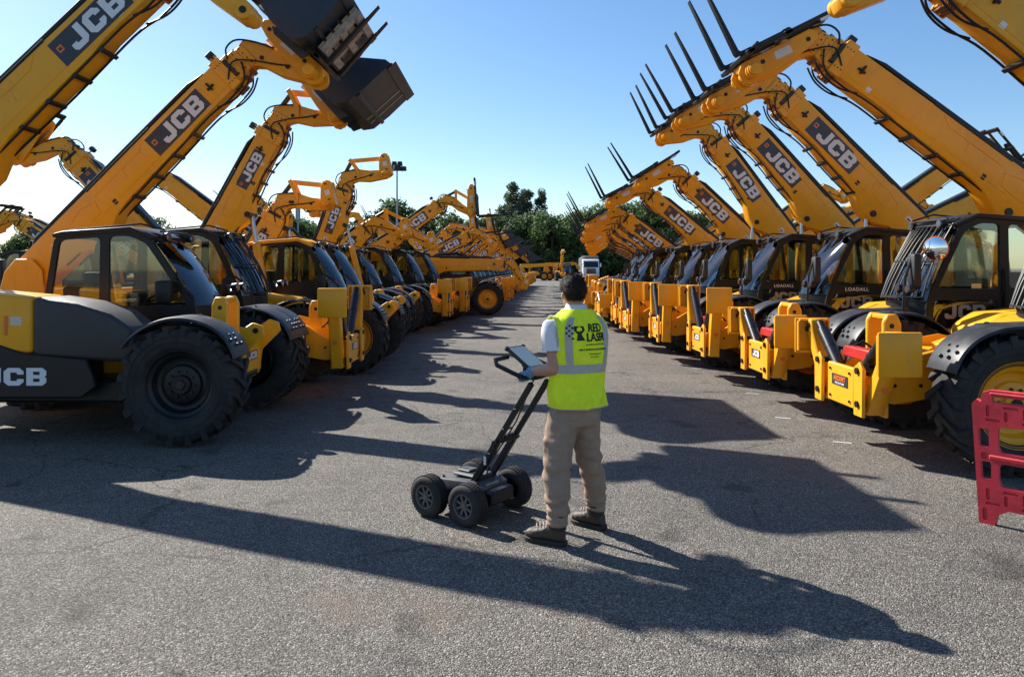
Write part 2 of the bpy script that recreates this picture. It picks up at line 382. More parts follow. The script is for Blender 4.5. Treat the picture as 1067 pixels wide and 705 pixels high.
# ------------------------------------------------------------------ telehandlers
# machine axes: x forward, y to the machine's own left, z up; origin on the ground under the front axle
BY = -.12                                                       # the boom runs right of the middle
def wheel_meshes(rim_mat):
    def tyre():
        mb = MB(TYR)
        pr = [(.345, -.165), (.37, -.185), (.42, -.20), (.48, -.212), (.535, -.208), (.575, -.185), (.588, -.1), (.592, 0)]
        pr += [(r, -y) for r, y in reversed(pr[:-1])]
        mb.lathe(pr, 56)
        mb.lathe([(.44, -.204), (.445, -.211), (.455, -.213), (.46, -.207)], 56)
        mb.lathe([(.50, -.212), (.505, -.217), (.515, -.216), (.52, -.21)], 56)
        n = 20
        for i in range(n):
            for sg in (-1, 1):
                a0 = 2 * math.pi * (i + (.5 if sg > 0 else 0)) / n
                def P(a, r, y): return (r * math.cos(a), y, r * math.sin(a))
                w = .066; sk = .25
                v = [P(a0 - w, .58, -sg * .02), P(a0 + w, .58, -sg * .02), P(a0 + sk + w, .56, sg * .205), P(a0 + sk - w, .56, sg * .205),
                     P(a0 - w * .8, .628, -sg * .02), P(a0 + w * .8, .628, -sg * .02), P(a0 + sk + w * .8, .615, sg * .213), P(a0 + sk - w * .8, .615, sg * .213)]
                mb.add(v, [(0, 1, 2, 3), (4, 7, 6, 5), (0, 4, 5, 1), (1, 5, 6, 2), (2, 6, 7, 3), (3, 7, 4, 0)], .006)
                a = a0 + sk
                v = [P(a - w, .56, sg * .19), P(a + w, .56, sg * .19), P(a + w * .7, .50, sg * .205), P(a - w * .7, .50, sg * .205),
                     P(a - w * .8, .615, sg * .213), P(a + w * .8, .615, sg * .213), P(a + w * .6, .505, sg * .219), P(a - w * .6, .505, sg * .219)]
                mb.add(v, [(0, 1, 2, 3), (4, 7, 6, 5), (0, 4, 5, 1), (1, 5, 6, 2), (2, 6, 7, 3), (3, 7, 4, 0)])
        return mb.mesh('tyre')
    def rim():
        mb = MB(rim_mat)
        mb.lathe([(.385, .17), (.345, .16), (.335, -.06), (.33, -.13), (.35, -.155), (.36, -.178), (.382, -.190), (.390, -.180), (.382, -.165), (.345, -.15)], 56)
        mb.lathe([(.335, -.135), (.318, -.125), (.30, -.118), (.285, -.085), (.268, -.06), (.235, -.05), (.205, -.062), (.19, -.088), (.175, -.094), (.0, -.094)], 56)
        mb.cyl((0, -.08, 0), (0, -.135, 0), .105, .098, 24, .008)
        mb.m(STEEL if rim_mat is BLK else BLK); mb.cyl((0, -.1, 0), (0, -.155, 0), .055, .05, 20, .006)
        mb.m(STEEL)
        for i in range(10):
            a = 2 * math.pi * i / 10; c = (.135 * math.cos(a), .135 * math.sin(a))
            mb.cyl((c[0], -.085, c[1]), (c[0], -.118, c[1]), .014, .012, 6)
        return mb.mesh('rim')
    return cached('tyre', tyre), cached('rim' + rim_mat.name, rim)
def fender_mesh():
    mb = MB(FEN); rings = []
    for i in range(29):
        th = R(28 + i * 4.15); dr = .05 * max(0, (8 - i) / 8) ** 2
        c, s_ = math.cos(th), math.sin(th)
        pr = [(.690 - dr, -.226), (.702 - dr, -.236), (.722 - dr, -.222), (.734 - dr, -.14), (.734 - dr, .14), (.722 - dr, .20), (.700 - dr, .212), (.700 - dr, .200), (.712 - dr, .18), (.722 - dr, .12), (.722 - dr, -.14), (.708 - dr, -.205)]
        rings.append([(r * c, y, r * s_) for r, y in pr])
    mb.loft(rings)
    for i, (th, y) in enumerate([(38, -.1), (38, .02), (43, -.16), (43, -.04), (48, -.1), (48, .02)]):
        r = .715; p = Vector((r * math.cos(R(th)), y, r * math.sin(R(th)))); d = Vector((math.cos(R(th)), 0, math.sin(R(th))))
        mb.cyl(p, p + d * .022, .020, .012, 10)
    mb.m(STEEL); mb.tube([(.0, .21, .12), (.05, .16, .45), (.1, .1, .735)], .022)
    return mb.mesh('mudguard', 40)
def boom_mesh(L, agri):
    h = .25
    mb = MB(YEL)
    poly = [(-.28, .12), (-.18, .26), (.5, .265), (L - .45, .235), (L, .235), (L, -.225), (L - .9, -.225), (L - 1.15, -.26), (1.75, -.275), (1.55, -.30), (1.25, -.43), (.95, -.43), (.75, -.30), (.1, -.27), (-.22, -.2)]
    if L < 3: poly = [(-.28, .12), (-.18, .25), (L, .225), (L, -.215), (1.45, -.25), (1.2, -.36), (.95, -.36), (.75, -.28), (.1, -.25), (-.22, -.2)]
    mb.prism(poly, -.175, .175, .028, seg=2)
    # welded seams, pressed outline and warning labels
    for sg in (-1, 1):
        y = sg * .176
        mb.tube([(L - 1.62, y, -.2), (L - 1.7, y, -.02), (L - 1.78, y, .10), (L - 1.95, y, .14), (L - 2.1, y, .08), (L - 2.12, y, -.05)], .0045, 4)
        mb.tube([(.9, y, .06), (1.2, y, .12), (1.45, y, .05), (1.38, y, -.12), (1.05, y, -.14), (.86, y, -.05), (.9, y, .06)], .0045, 4)
        mb.tube([(L * .3, y, -.17), (L * .95, y, -.15)], .005, 4)
    mb.m(WHI)
    for sg in (-1, 1): mb.box(.55, .66, sg * .1752, sg * .1775, -.02, .06); mb.box(L - .62, L - .55, sg * .1752, sg * .1775, -.17, -.10)
    mb.m(BLK)
    for sg in (-1, 1): mb.box(.57, .64, sg * .1776, sg * .1782, -.005, .02); mb.box(1.62, 1.68, sg * .1752, sg * .1775, -.2, -.12)
    mb.m(YEL)
    mb.prism([(L * .36, .10), (L * .40, .215), (L * .62, .21), (L * .58, .10)], -.181, .181, .004)
    mb.box(L - .16, L + .015, -.20, .20, -.25, .262, .01)
    mb.m(BLK)
    mb.prism([(.3, .262), (.42, .335), (L * .86, .325), (L * .93, .262)], -.13, .13, .012)
    mb.box(L * .35, L * .66, -.181, .181, .228, .262, .006)
    for x in (-.02, 1.1):
        z = 0 if x < 0 else -.34
        mb.cyl((x, -.195, z), (x, .195, z), .055, n=20, bev=.005)
    for sg in (-1, 1):
        mb.box(L - .42, L - .30, sg * .176, sg * .20, .0, .03, .004); mb.box(L - .38, L - .35, sg * .176, sg * .225, -.03, .09, .004)
        for k in range(3):
            for q in (-.15, .15): mb.cyl((L - .12 + k * .05, sg * .2, q), (L - .12 + k * .05, sg * .208, q), .009, n=6)
    mb.m(PAD)
    for k in range(2): mb.box(L - .13 + k * .07, L - .085 + k * .07, -.13, .13, -.278, -.235, .004)
    return mb.mesh('boom')
def extension_mesh(link_head):
    # inner stages and the gooseneck, with the end of the outer boom as origin
    mb = MB(YEL)
    w0 = .165
    for k in range(3):
        a = .015 + k * .12; hh = .21 - k * .022
        mb.prism([(a - .05, hh), (a + .10, hh), (a + .135, hh - .05), (a + .135, -hh + .03), (a + .10, -hh), (a - .05, -hh)], -(w0 - k * .014), w0 - k * .014, .008)
        mb.m(PAD); mb.box(a + .06, a + .12, -.11, .11, -hh - .028, -hh + .005, .004); mb.m(BLK); mb.box(a + .06, a + .12, -.12, .12, hh - .005, hh + .02, .004)
        for sg in (-1, 1):
            for q in (-.13, -.04, .05, .13): mb.cyl((a + .06, sg * (w0 - k * .014), q), (a + .06, sg * (w0 - k * .014 + .008), q), .011, n=6)
        mb.m(YEL)
    c, s_ = math.cos(R(62)), math.sin(R(62))
    def W(p, q): return (.34 + p * c + q * s_, -p * s_ + q * c)
    neck = [(.26, .165), (.44, .20), W(.22, .24), W(.62, .13), W(.98, .10), W(1.08, .04), W(1.08, -.08), W(1.0, -.13), W(.55, -.15), (.38, -.27), (.30, -.18), (.26, -.17)]
    mb.prism(neck, -.115, .115, .015, seg=2)
    pv = W(.98, -.01)
    for sg in (-1, 1): mb.cyl((pv[0], sg * .115, pv[1]), (pv[0], sg * .20, pv[1]), .10, n=20, bev=.01)
    mb.m(BLK)
    for p, q in ((.22, .02), (.62, .0), (.98, -.01)):
        a = W(p, q); mb.cyl((a[0], -.215 if p > .9 else -.125, a[1]), (a[0], .215 if p > .9 else .125, a[1]), .04 if p > .9 else .033, n=14)
    if link_head:
        mb.m(YEL)
        a, b = W(.16, .46), W(.36, .06); 
        for sg in (-1, 1): mb.prism([(a[0] - .03, a[1] + .06), (a[0] + .06, a[1] + .02), (b[0] + .09, b[1] + .06), (b[0] - .07, b[1] - .02), (a[0] - .06, a[1] - .02)], sg * .12, sg * .155, .006)
        e = W(1.04, .40); d = Vector((e[0] - a[0], 0, e[1] - a[1])).normalized() * 0
        nx = Vector((e[0] - a[0], e[1] - a[1])).normalized(); px = Vector((-nx.y, nx.x)) * .05
        mb.prism([(a[0] + px.x, a[1] + px.y), (e[0] + px.x, e[1] + px.y), (e[0] - px.x, e[1] - px.y), (a[0] - px.x, a[1] - px.y)], -.05, .05, .01)
        mb.m(RAM); t0 = (-.75, 0, .30); mb.cyl(t0, (a[0] - .05, 0, a[1]), .05, n=12)
    else:
        mb.m(CHR); a, b = W(.28, .21), W(.72, .19); mb.cyl((a[0], 0, a[1]), (b[0], 0, b[1]), .035, n=12)
        mb.m(BLK); b2 = W(.98, .2); mb.cyl((b[0], 0, b[1]), (b2[0], 0, b2[1]), .055, n=12)
    return mb.mesh('boom_extension'), W(.98, -.01)
def hose_mesh(L):
    mb = MB(BLK); rnd = random.Random(3)
    for sg in (-1, 1):
        y = sg * .15
        mb.tube(smooth_path([(.5, y, -.30), (1.4, y * .8, -.30 if L > 3 else -.30), (L * .6, y, -.285), (L - .7, y, -.255), (L - .3, y * 1.1, -.30), (L + .05, y * 1.2, -.26), (L + .22, y * 1.25, -.05)]), .014)
        mb.tube(smooth_path([(L - .5, y, -.25), (L - .25, y, -.34), (L + .0, y, -.33), (L + .2, y * .9, -.24)]), .013)
        mb.tube(smooth_path([(L + .1, sg * .19, .12), (L + .20, sg * .20, .24), (L + .38, sg * .17, .24), (L + .55, sg * .13, .05), (L + .68, sg * .13, -.22)]), .014)
        mb.tube(smooth_path([(L - .1, sg * .205, -.1), (L + .12, sg * .22, .03), (L + .32, sg * .19, -.12), (L + .55, sg * .135, -.42), (L + .70, sg * .13, -.60)]), .012)
    mb.m(STEEL)
    for k in range(5): mb.box(L * .35 + k * (L * .5) / 5, L * .35 + k * (L * .5) / 5 + .05, -.165, .165, -.305, -.255, .004)
    mb.box(L + .02, L + .07, -.215, .215, -.14, .16, .006)
    mb.cyl((L - .05, -.06, .26), (L - .05, -.06, .36), .012); mb.box(L - .11, L + .01, -.12, 0, .34, .43, .01)
    return mb.mesh('hydraulic_hose')
def hanger_mesh():
    mb = MB(YEL)
    pl = [(-.13, -.08), (-.07, -.17), (.09, -.18), (.19, -.08), (.2, .94), (.13, 1.02), (.03, 1.0), (-.03, .82), (-.10, .35)]
    for sg in (-1, 1): mb.prism(pl, sg * .135, sg * .185, .01)
    mb.box(.1, .18, -.135, .135, -.1, .9, .008)
    mb.cyl((.02, -.42, -.03), (.02, .42, -.03), .085, n=20, bev=.012)
    for k in (-.36, -.27, .27, .36): mb.cyl((.02, k - .015, -.03), (.02, k + .015, -.03), .10, n=20)
    mb.m(WHI)
    for sg in (-1, 1): mb.box(.02, .13, sg * .1852, sg * .188, .36, .60)
    mb.m(BLK)
    for sg in (-1, 1):
        mb.cyl((.08, sg * .186, .18), (.08, sg * .195, .18), .03, n=12); mb.cyl((.08, sg * .186, .86), (.08, sg * .195, .86), .03, n=12)
    mb.m(CHR); mb.cyl((-.03, 0, .45), (-.06, 0, .86), .03, n=10)
    return mb.mesh('attachment_hanger')
def carriage_mesh():
    mb = MB(BLK)
    for z in (-.12, .42, 1.08): mb.box(.205, .265, -.61, .61, z, z + .11, .008)
    for y in (-.61, -.2, .13, .54): mb.box(.212, .258, y, y + .07, -.1, 1.15, .006)
    mb.box(.2, .27, -.1, .1, 1.15, 1.22, .01)
    mb.m(STEEL); mb.cyl((.29, -.6, .05), (.29, .6, .05), .022, n=10)
    mb.m(WHI); mb.box(.17, .205, .612, .615, .9, 1.05); mb.box(.21, .262, -.6135, -.611, .9, 1.05)
    return mb.mesh('fork_carriage')
def fork_mesh():
    mb = MB(BLK)
    mb.prism([(.27, .62), (.27, -.17), (.315, -.185), (1.36, -.165), (1.36, -.15), (.9, -.135), (.33, -.125), (.312, -.10), (.31, .62)], -.055, .055, .006)
    mb.prism([(.255, .60), (.32, .60), (.32, .50), (.255, .50)], -.065, .065, .005)
    return mb.mesh('fork')
def bucket_mesh(w=2.25):
    prof = [(1.30, -.16), (.75, -.17), (.40, -.15), (.24, -.05), (.20, .12), (.22, .45), (.32, .74), (.46, .86)]
    inn = [(1.30, -.145), (.75, -.14), (.42, -.12), (.27, -.03), (.235, .12), (.255, .44), (.345, .71), (.47, .83)]
    mb = MB(BUC); mb.prism(prof + inn[::-1], -w / 2, w / 2, .004)
    side = [(1.28, -.16), (.75, -.175), (.39, -.155), (.23, -.05), (.19, .12), (.21, .46), (.31, .75), (.47, .875), (.62, .78), (.92, .30), (1.26, -.06)]
    for sg in (-1, 1): mb.prism(side, sg * w / 2, sg * (w / 2 + .022), .004)
    mb.box(1.18, 1.36, -w / 2, w / 2, -.19, -.172, .004); mb.box(.55, .62, -w / 2, w / 2, -.20, -.172, .004)
    mb.box(.41, .52, -w / 2, w / 2, .83, .885, .008)
    for y in (-.55, -.2, .2, .55): mb.prism([(.10, -.1), (.25, -.16), (.24, .5), (.17, .62), (.10, .5)], y - .015, y + .015, .004)
    mb.m(PALE)
    for y in (.28, .62): mb.box(.42, 1.27, y, y + .018, -.182, -.176)
    return mb.mesh('bucket', 30)
# --- chassis, cab and body
def chassis_mesh(agri):
    mb = MB(YEL)
    mb.prism([(-3.6, .75), (-3.5, .62), (-.2, .55), (.35, .55), (.35, .96), (.2, 1.0), (-.4, .98), (-2.6, 1.0), (-3.5, 1.12)], -.42, .18, .02)
    for y in (-.44, .18): mb.prism([(-.55, .60), (.1, .52), (.36, .58), (.36, .95), (.2, 1.05), (-.2, 1.12), (-.55, 1.05)], y, y + .035, .008)
    mb.m(BLK)
    mb.box(-3.95, -3.55, -.95, .95, .62, 1.18, .05); mb.box(-2.2, -.55, -.95, .95, .42, .66, .03)
    mb.box(-2.1, -.7, .25, 1.0, .5, .85, .03)
    for x in (0, -2.75):
        mb.cyl((x, -.98, .63), (x, .98, .63), .095, n=16); mb.cyl((x, -.2, .63), (x, .2, .63), .19, n=18, bev=.03)
        for y in (-.8, .8): mb.cyl((x, y - .08, .63), (x, y + .08, .63), .17, n=18, bev=.02)
    mb.m(STEEL); mb.cyl((-.14, -.7, .55), (-.14, .7, .55), .03); mb.cyl((.35, -.3, .62), (.35, .05, .62), .05)
    return mb.mesh('chassis')
def axle_front_frame(agri):
    mb = MB(YEL)
    if agri:
        for y in (-.42, .16): mb.prism([(-.15, .62), (.17, .50), (.37, .58), (.41, .86), (.63, 1.08), (.61, 1.18), (.50, 1.22), (.32, 1.10), (-.15, 1.16)], y, y + .045, .01)
        mb.box(.31, .39, -.42, .2, .62, 1.02, .012); mb.box(-.15, .35, -.42, .2, 1.0, 1.04, .01)
        mb.m(BLK)
        for y in (-.43, .21): mb.cyl((.2, y - .01, .62), (.2, y + .02, .62), .05, n=14); mb.cyl((.54, y - .01, 1.13), (.54, y + .02, 1.13), .03, n=14)
    else:
        mb.box(.80, 1.02, -.40, .40, .48, .78, .015)
        mb.box(1.0, 1.06, -.30, .30, .44, .84, .012)
        mb.prism([(.1, .62), (.75, .52), (.92, .55), (.92, .74), (.5, 1.0), (.1, 1.10)], -.48, -.43, .01); mb.prism([(.1, .62), (.75, .52), (.92, .55), (.92, .74), (.5, 1.0), (.1, 1.10)], .43, .48, .01)
        for y in (-.46, .46):
            for x in (.84, 1.06): mb.prismx([(y - .09, .40), (y + .09, .40), (y + .10, .86), (y + .02, .93), (y - .10, .86)], x, x + .035, .008)
        mb.m(STEEL)
        for y in (-.22, .22):
            for z in (.50, .78): mb.cyl((1.06, y, z), (1.075, y, z), .014, n=6)
        for y in (-.2, .2): mb.box(.84, .98, y - .03, y + .03, .78, .80, .004)
        for sg in (-1, 1):
            for x in (.25, .5, .75): mb.cyl((x, sg * .48, .70), (x, sg * .492, .70), .018, n=6)
        mb.m(BLK)
        for y in (-.12, .1): mb.tube([(.6, y, .95), (.74, y * 1.5, 1.06), (.86, y * 2, .98), (.9, y * 2.2, .82)], .014)
        for y in (-.46, .46):
            for z in (.52, .84): mb.cyl((.82, y, z), (1.115, y, z), .032, n=14)
    return mb.mesh('front_frame')
def cradle_mesh(z):
    mb = MB(YEL)
    for y in (BY - .2, BY + .14): mb.prism([(.12, .95), (.3, .95), (.3, z - .08), (.26, z), (.16, z), (.12, z - .1)], y, y + .06, .012)
    mb.box(.16, .26, BY - .14, BY + .14, z - .06, z - .01, .01)
    mb.m(BLK)
    for y in (BY - .203, BY + .195): mb.cyl((.22, y, z - .12), (.22, y + .008, z - .12), .025, n=12)
    return mb.mesh('boom_cradle')
def leg_mesh(top):
    # left leg (y > 0); swings up and out from the front frame
    mb = MB(YEL)
    yb, yt = .44, .88
    if top > 1.35: yb, yt = .56, .80
    d = .085
    mb.prismx([(yb - d, .42), (yb + d, .42), (yt + d * .8, top - .12), (yt + .02, top), (yt - .06, top), (yt - d, top - .12)], .87, 1.03, .014)
    mb.m(PALE); mb.cyl((.95, yb + .10, .70), (.95, yb + .16, .70), .0, .0001, 6)
    mb.m(BLK); mb.cyl((.86, yt - .02, top - .07), (1.045, yt - .02, top - .07), .03, n=12)
    mb.m(ORA); y = yb + (yt - yb) * .35 + d; mb.cyl((.95, y - .02, .42 + (top - .42) * .33), (.95, y + .02, .42 + (top - .42) * .33), .03, n=14)
    mb.m(PAD); mb.cyl((1.03, yb, .52), (1.04, yb, .52), .045, n=14)
    return mb.mesh('stabiliser_leg')
def pad_mesh(top):
    mb = MB(YEL)
    y = .95 if top <= 1.35 else .90
    mb.box(.755, 1.155, y, y + .035, top - .40, top + .005, .03, seg=2)
    for z in (top - .385, top - .03): mb.box(.79, 1.12, y - .055, y - .001, z, z + .022, .006)
    for x in (.775, 1.115): mb.box(x, x + .022, y - .05, y - .001, top - .37, top - .03, .006)
    mb.m(BLK); mb.cyl((.86, y - .05, top - .12), (1.05, y - .05, top - .12), .028, n=12)
    return mb.mesh('foot_pad')
def ram_mesh(top):
    mb = MB(RAM)
    y0, y1 = .16, (.76 if top <= 1.35 else .68)
    p = Vector((.95, y0, .70 if top <= 1.35 else .80)); q = Vector((.95, y1, top - .04)); d = q - p
    mb.cyl(p, p + d * .86, .066, n=18, bev=.008); mb.m(STEEL); mb.cyl(p + d * .86, q, .045, n=14)
    mb.m(STEEL); mb.cyl(p + d * .5, p + d * .53, .068, n=18)
    return mb.mesh('ram')
Y0, Y1 = .13, 1.06                                              # cab sides
def cab_pts(z_, fx): return {k: (v[0], v[1] if v[1] < 1 else 1 + (v[1] - 1) * z_) for k, v in dict(A=(-1.75, .86), B=(-2.03, 1.34), C=(-1.88, 2.34), D=(-.97, 2.41), E=(-.74, 2.32), F=(fx, 1.42), G=(fx + .06, .98), H=(-.55, .70)).items()}
def cab_holes(z_, fx):
    z = lambda v: 1 + (v - 1) * z_
    e = .74 + fx; zb = z(1.42) if fx > -.3 else z(1.57)
    return [[(-1.23, zb), (fx - .085 - .04 * (zb > 1.5), zb), (fx - .115 - e * .88, z(2.25)), (-1.0, z(2.345)), (-1.23, z(2.34))],
            [(-1.94, zb), (-1.35, zb), (-1.335, z(2.33)), (-1.82, z(2.29))],
            [(-1.20, .86), (-.64, .82), (fx - .06, 1.0), (fx - .08, zb - .14), (-1.20, zb - .14)]]
def screen_point(s_, t, z_, fx, off=0):
    """point on the bowed windscreen: s_ from the bottom up, t from side to side"""
    P = cab_pts(z_, fx); F, E = P['F'], P['E']
    bow = (.22 if fx < -.3 else .10) * (1 - .62 * s_) * (1 - (2 * t - 1) ** 2) + .05 * math.sin(math.pi * s_)
    return Vector((F[0] + (E[0] - F[0]) * s_ + bow + off, Y0 + .02 + (Y1 - Y0 - .04) * t, F[1] + (E[1] - F[1]) * s_ + off * .4))
def cab_mesh(z_, roof, fx):
    P = cab_pts(z_, fx); z = lambda v: 1 + (v - 1) * z_
    out = rounded([P[k] for k in 'ABCDEFGH'], .09)
    holes = [rounded(h, .07) for h in cab_holes(z_, fx)]
    RX_ = Matrix.Rotation(R(90), 4, 'X'); items = []
    for y, hs in ((Y0 + .02, holes[:2]), (Y1 - .02, holes)):
        items.append((flat_curve([out] + hs, .04, BLK), Matrix.Translation((0, y, 0)) @ RX_))
    mb = MB(roof); C, D, E = P['C'], P['D'], P['E']
    mb.prism([(C[0] - .03, C[1] + .03), (C[0] + .1, C[1] + .065), (D[0], D[1] + .055), (E[0] + .06, E[1] + .02), (E[0] + .02, E[1] - .035), (D[0], D[1] - .01), (C[0] - .02, C[1] - .02)], Y0 - .02, Y1 + .02, .025, seg=2)
    mb.m(BLK)
    mb.box(-1.9, -.5, Y0 + .05, Y1 - .05, .72, .80, .01); mb.box(-1.98, -1.9, Y0 + .05, Y1 - .05, .85, 1.32, .01)
    rings = []                                                  # bowed nose under the windscreen
    for s_, zz in ((0, .80), (0, P['F'][1])):
        f = [screen_point(0, i / 12, z_, fx, -.006) for i in range(13)]
        rings.append([Vector((p.x, p.y, zz)) for p in f] + [Vector((fx - .12, Y1 - .05, zz)), Vector((fx - .12, Y0 + .05, zz))])
    mb.loft(rings)
    mb.box(-.75, -.45, Y0 + .25, Y1 - .25, .8, 1.36, .05)
    # rear window bars, door handle and rubber seals
    mb.tube([(-1.28, Y1 + .012, z(1.36)), (-1.28, Y1 + .03, z(1.5)), (-1.28, Y1 + .03, z(1.72)), (-1.28, Y1 + .012, z(1.8))], .014)
    mb.box(-1.34, -1.24, Y1 - .001, Y1 + .012, z(1.46), z(1.52), .004)
    mb.tube([(-1.75, Y0 + .1, P['C'][1] + .08), (-.9, Y0 + .1, P['D'][1] + .09), (-.62, Y0 + .12, P['E'][1] + .1)], .012); mb.tube([(-.66, Y0 + .1, P['E'][1] + .08), (-.66, Y1 - .1, P['E'][1] + .08)], .014)
    items.append((mb.mesh('m'), Matrix()))
    me = join_meshes(items, 'cab'); me.shade_smooth(); me.set_sharp_from_angle(angle=R(35)); return me
def cab_panes(z_, fx):
    def grow(poly, g=.03):
        c = sum((Vector(p) for p in poly), Vector((0, 0))) / len(poly); return [tuple(Vector(p) + (Vector(p) - c).normalized() * g) for p in poly]
    h = cab_holes(z_, fx); out = []
    for y in (Y0 + .017, Y1 - .023):
        out += [('window', grow(h[0]), y), ('window', grow(h[1]), y)]
    out.append(('door_pane', grow(h[2]), Y1 - .023))
    return out
def windscreen_mesh(z_, fx):
    mb = MB(WGLASS); rings = []
    for j in range(9):
        o_ = [screen_point(j / 8, i / 14, z_, fx) for i in range(15)]; n_ = [screen_point(j / 8, i / 14, z_, fx, -.007) for i in range(14, -1, -1)]; rings.append(o_ + n_)
    mb.loft(rings); return mb.mesh('windscreen', 50)
def guard_mesh(z_, fx):
    mb = MB(BLK)
    for k in range(11):
        t = k / 10; mb.tube([screen_point(s_, t, z_, fx, .055) for s_ in (0, .25, .5, .75, 1.0)] + [screen_point(1.05, t, z_, fx, -.08) + Vector((0, 0, .08))], .010, 5)
    for s_ in (.02, .5, .98): mb.tube([screen_point(s_, i / 8, z_, fx, .06) for i in range(9)], .012, 6)
    return mb.mesh('screen_guard')
def seat_mesh():
    mb = MB(SEATM)
    mb.box(-1.55, -1.05, .38, .86, 1.02, 1.14, .04, seg=2)
    mb.prism([(-1.62, 1.08), (-1.48, 1.08), (-1.58, 1.78), (-1.70, 1.78)], .38, .86, .04, seg=2)
    mb.box(-1.5, -1.1, .45, .8, .8, 1.02, .02)
    return mb.mesh('seat')
def steering_mesh():
    mb = MB(PLA); c = Vector((-.80, .6, 1.50)); ax = Vector((-.45, 0, .9)).normalized(); a = Vector((0, 1, 0)); b = ax.cross(a)
    mb.tube([c + (a * math.cos(t) + b * math.sin(t)) * .19 for t in [2 * math.pi * i / 20 for i in range(21)]], .016)
    mb.cyl(c, c - ax * .35, .03); mb.cyl(c - a * .18, c + a * .18, .014)
    return mb.mesh('steering_wheel')
def engine_cover_mesh(kind):
    mb = MB(YEL)
    if kind == 'agri':
        mb.prism([(-3.6, .95), (-1.52, .95), (-1.52, 1.53), (-2.3, 1.60), (-3.6, 1.56)], -1.10, -.50, .05, seg=3)
        for k in range(7): mb.box(-3.3 + k * .14, -3.22 + k * .14, -1.0, -.52, 1.59, 1.615, .008)
        mb.m(HOODB)
        mb.prism([(-1.515, .92), (-.55, .86), (-.46, 1.0), (-.50, 1.20), (-.72, 1.36), (-1.05, 1.47), (-1.515, 1.535)], -1.105, -.50, .05, seg=3)
        mb.m(BLK); mb.prism([(-3.3, .50), (-1.0, .50), (-.85, .62), (-.95, .90), (-1.6, .96), (-1.9, 1.06), (-3.3, 1.08)], -1.125, -1.06, .015)
        mb.box(-3.2, -1.1, -1.06, -.5, .48, .92, .03)
        mb.m(ORA); mb.box(-1.80, -1.77, -1.112, -1.10, 1.14, 1.34, .004); mb.m(PALE); mb.box(-1.74, -1.62, -1.104, -1.100, 1.24, 1.33)
    else:
        mb.prism([(-2.3, .80), (-.75, .80), (-.68, .95), (-.72, 1.18), (-.95, 1.32), (-1.5, 1.38), (-2.3, 1.40)], -1.10, -.48, .06, seg=3)
        mb.m(BLK); mb.box(-2.25, -.8, -1.085, -.5, .48, .81, .03)
        for k in range(6): mb.box(-1.9 + k * .11, -1.84 + k * .11, -1.104, -1.09, .92, 1.18, .004)
    return mb.mesh('engine_cover')
def side_step_mesh():
    mb = MB(YEL)
    mb.prism([(-.75, 1.02), (-2.25, 1.12), (-2.25, 1.17), (-1.3, 1.15), (-.72, 1.07)], 1.0, 1.14, .01)
    mb.m(BLK); mb.box(-2.3, -1.2, .5, 1.12, .42, .50, .02); mb.box(-1.15, -.75, .95, 1.12, .36, .40, .01)
    for x in (-1.15, -.78): mb.box(x, x + .04, 1.0, 1.05, .38, .8, .008)
    return mb.mesh('step')
def mirror_arm(z): 
    mb = MB(PLA); mb.tube([(-.25, Y1, 1.0), (-.05, 1.12, 1.06), (.02, 1.14, 1.18), (-.0, 1.15, z - .3), (-.1, 1.17, z)], .017)
    mb.box(-.16, -.06, 1.08, 1.24, z - .42, z - .02, .03, seg=2)
    return mb.mesh('side_mirror')
def round_mirror(z):
    mb = MB(BLK); c = Vector((-.40, 1.17, z)); d = Vector((.75, .62, -.03)).normalized()
    mb.cyl(c - d * .03, c + d * .01, .12, .145, 28, .01); mb.tube([(-.6, Y1, z + .1), (-.5, 1.12, z + .1), c - d * .02], .014)
    mb.m(ORA); mb.cyl(c + d * .008, c + d * .014, .146, .143, 28)
    mb.m(MIR); a = d.orthogonal().normalized(); b = d.cross(a); v = []; f = []
    for j in range(5):
        r = .136 * j / 4; hgt = .016 + .022 * (1 - (j / 4) ** 2)
        for i in range(24):
            t = 2 * math.pi * i / 24; v.append(c + d * hgt + (a * math.cos(t) + b * math.sin(t)) * max(r, .001))
    for j in range(4):
        for i in range(24): f.append((j * 24 + i, j * 24 + (i + 1) % 24, (j + 1) * 24 + (i + 1) % 24, (j + 1) * 24 + i))
    mb.add(v, f)
    return mb.mesh('round_mirror')
def head_lamp(x, y, z, arm):
    mb = MB(BLK); mb.cyl((x - .08, y, z), (x, y, z), .04, .060, 18, .008); mb.tube([(x - .06, y, z), (x - .15, y, z + .03), arm], .016)
    mb.m(LAMPG); mb.cyl((x, y, z), (x + .012, y, z), .054, .045, 18)
    return mb.mesh('work_lamp')
def handrail_mesh():
    mb = MB(BLK)
    mb.tube([(-.22, Y0 - .02, 1.05), (-.12, Y0 - .1, 1.15), (-.18, Y0 - .12, 1.5), (-.36, Y0 - .1, 1.66), (-.46, Y0 - .01, 1.70)], .016)
    mb.box(-.60, -.42, Y0 - .2, Y0 - .08, 1.42, 1.68, .03, seg=2)
    return mb.mesh('side_mirror')
def lift_ram_mesh(p, q):
    mb = MB(YEL); p, q = Vector(p), Vector(q); d = (q - p)
    mb.cyl(p, p + d * .72, .075, n=16, bev=.01); mb.m(CHR); mb.cyl(p + d * .72, q, .04, n=14)
    mb.m(BLK); mb.tube([p + Vector((0, .1, 0)), p + d * .3 + Vector((0, .1, .05)), p + d * .5 + Vector((0, .09, .02))], .014)
    return mb.mesh('lift_ram')
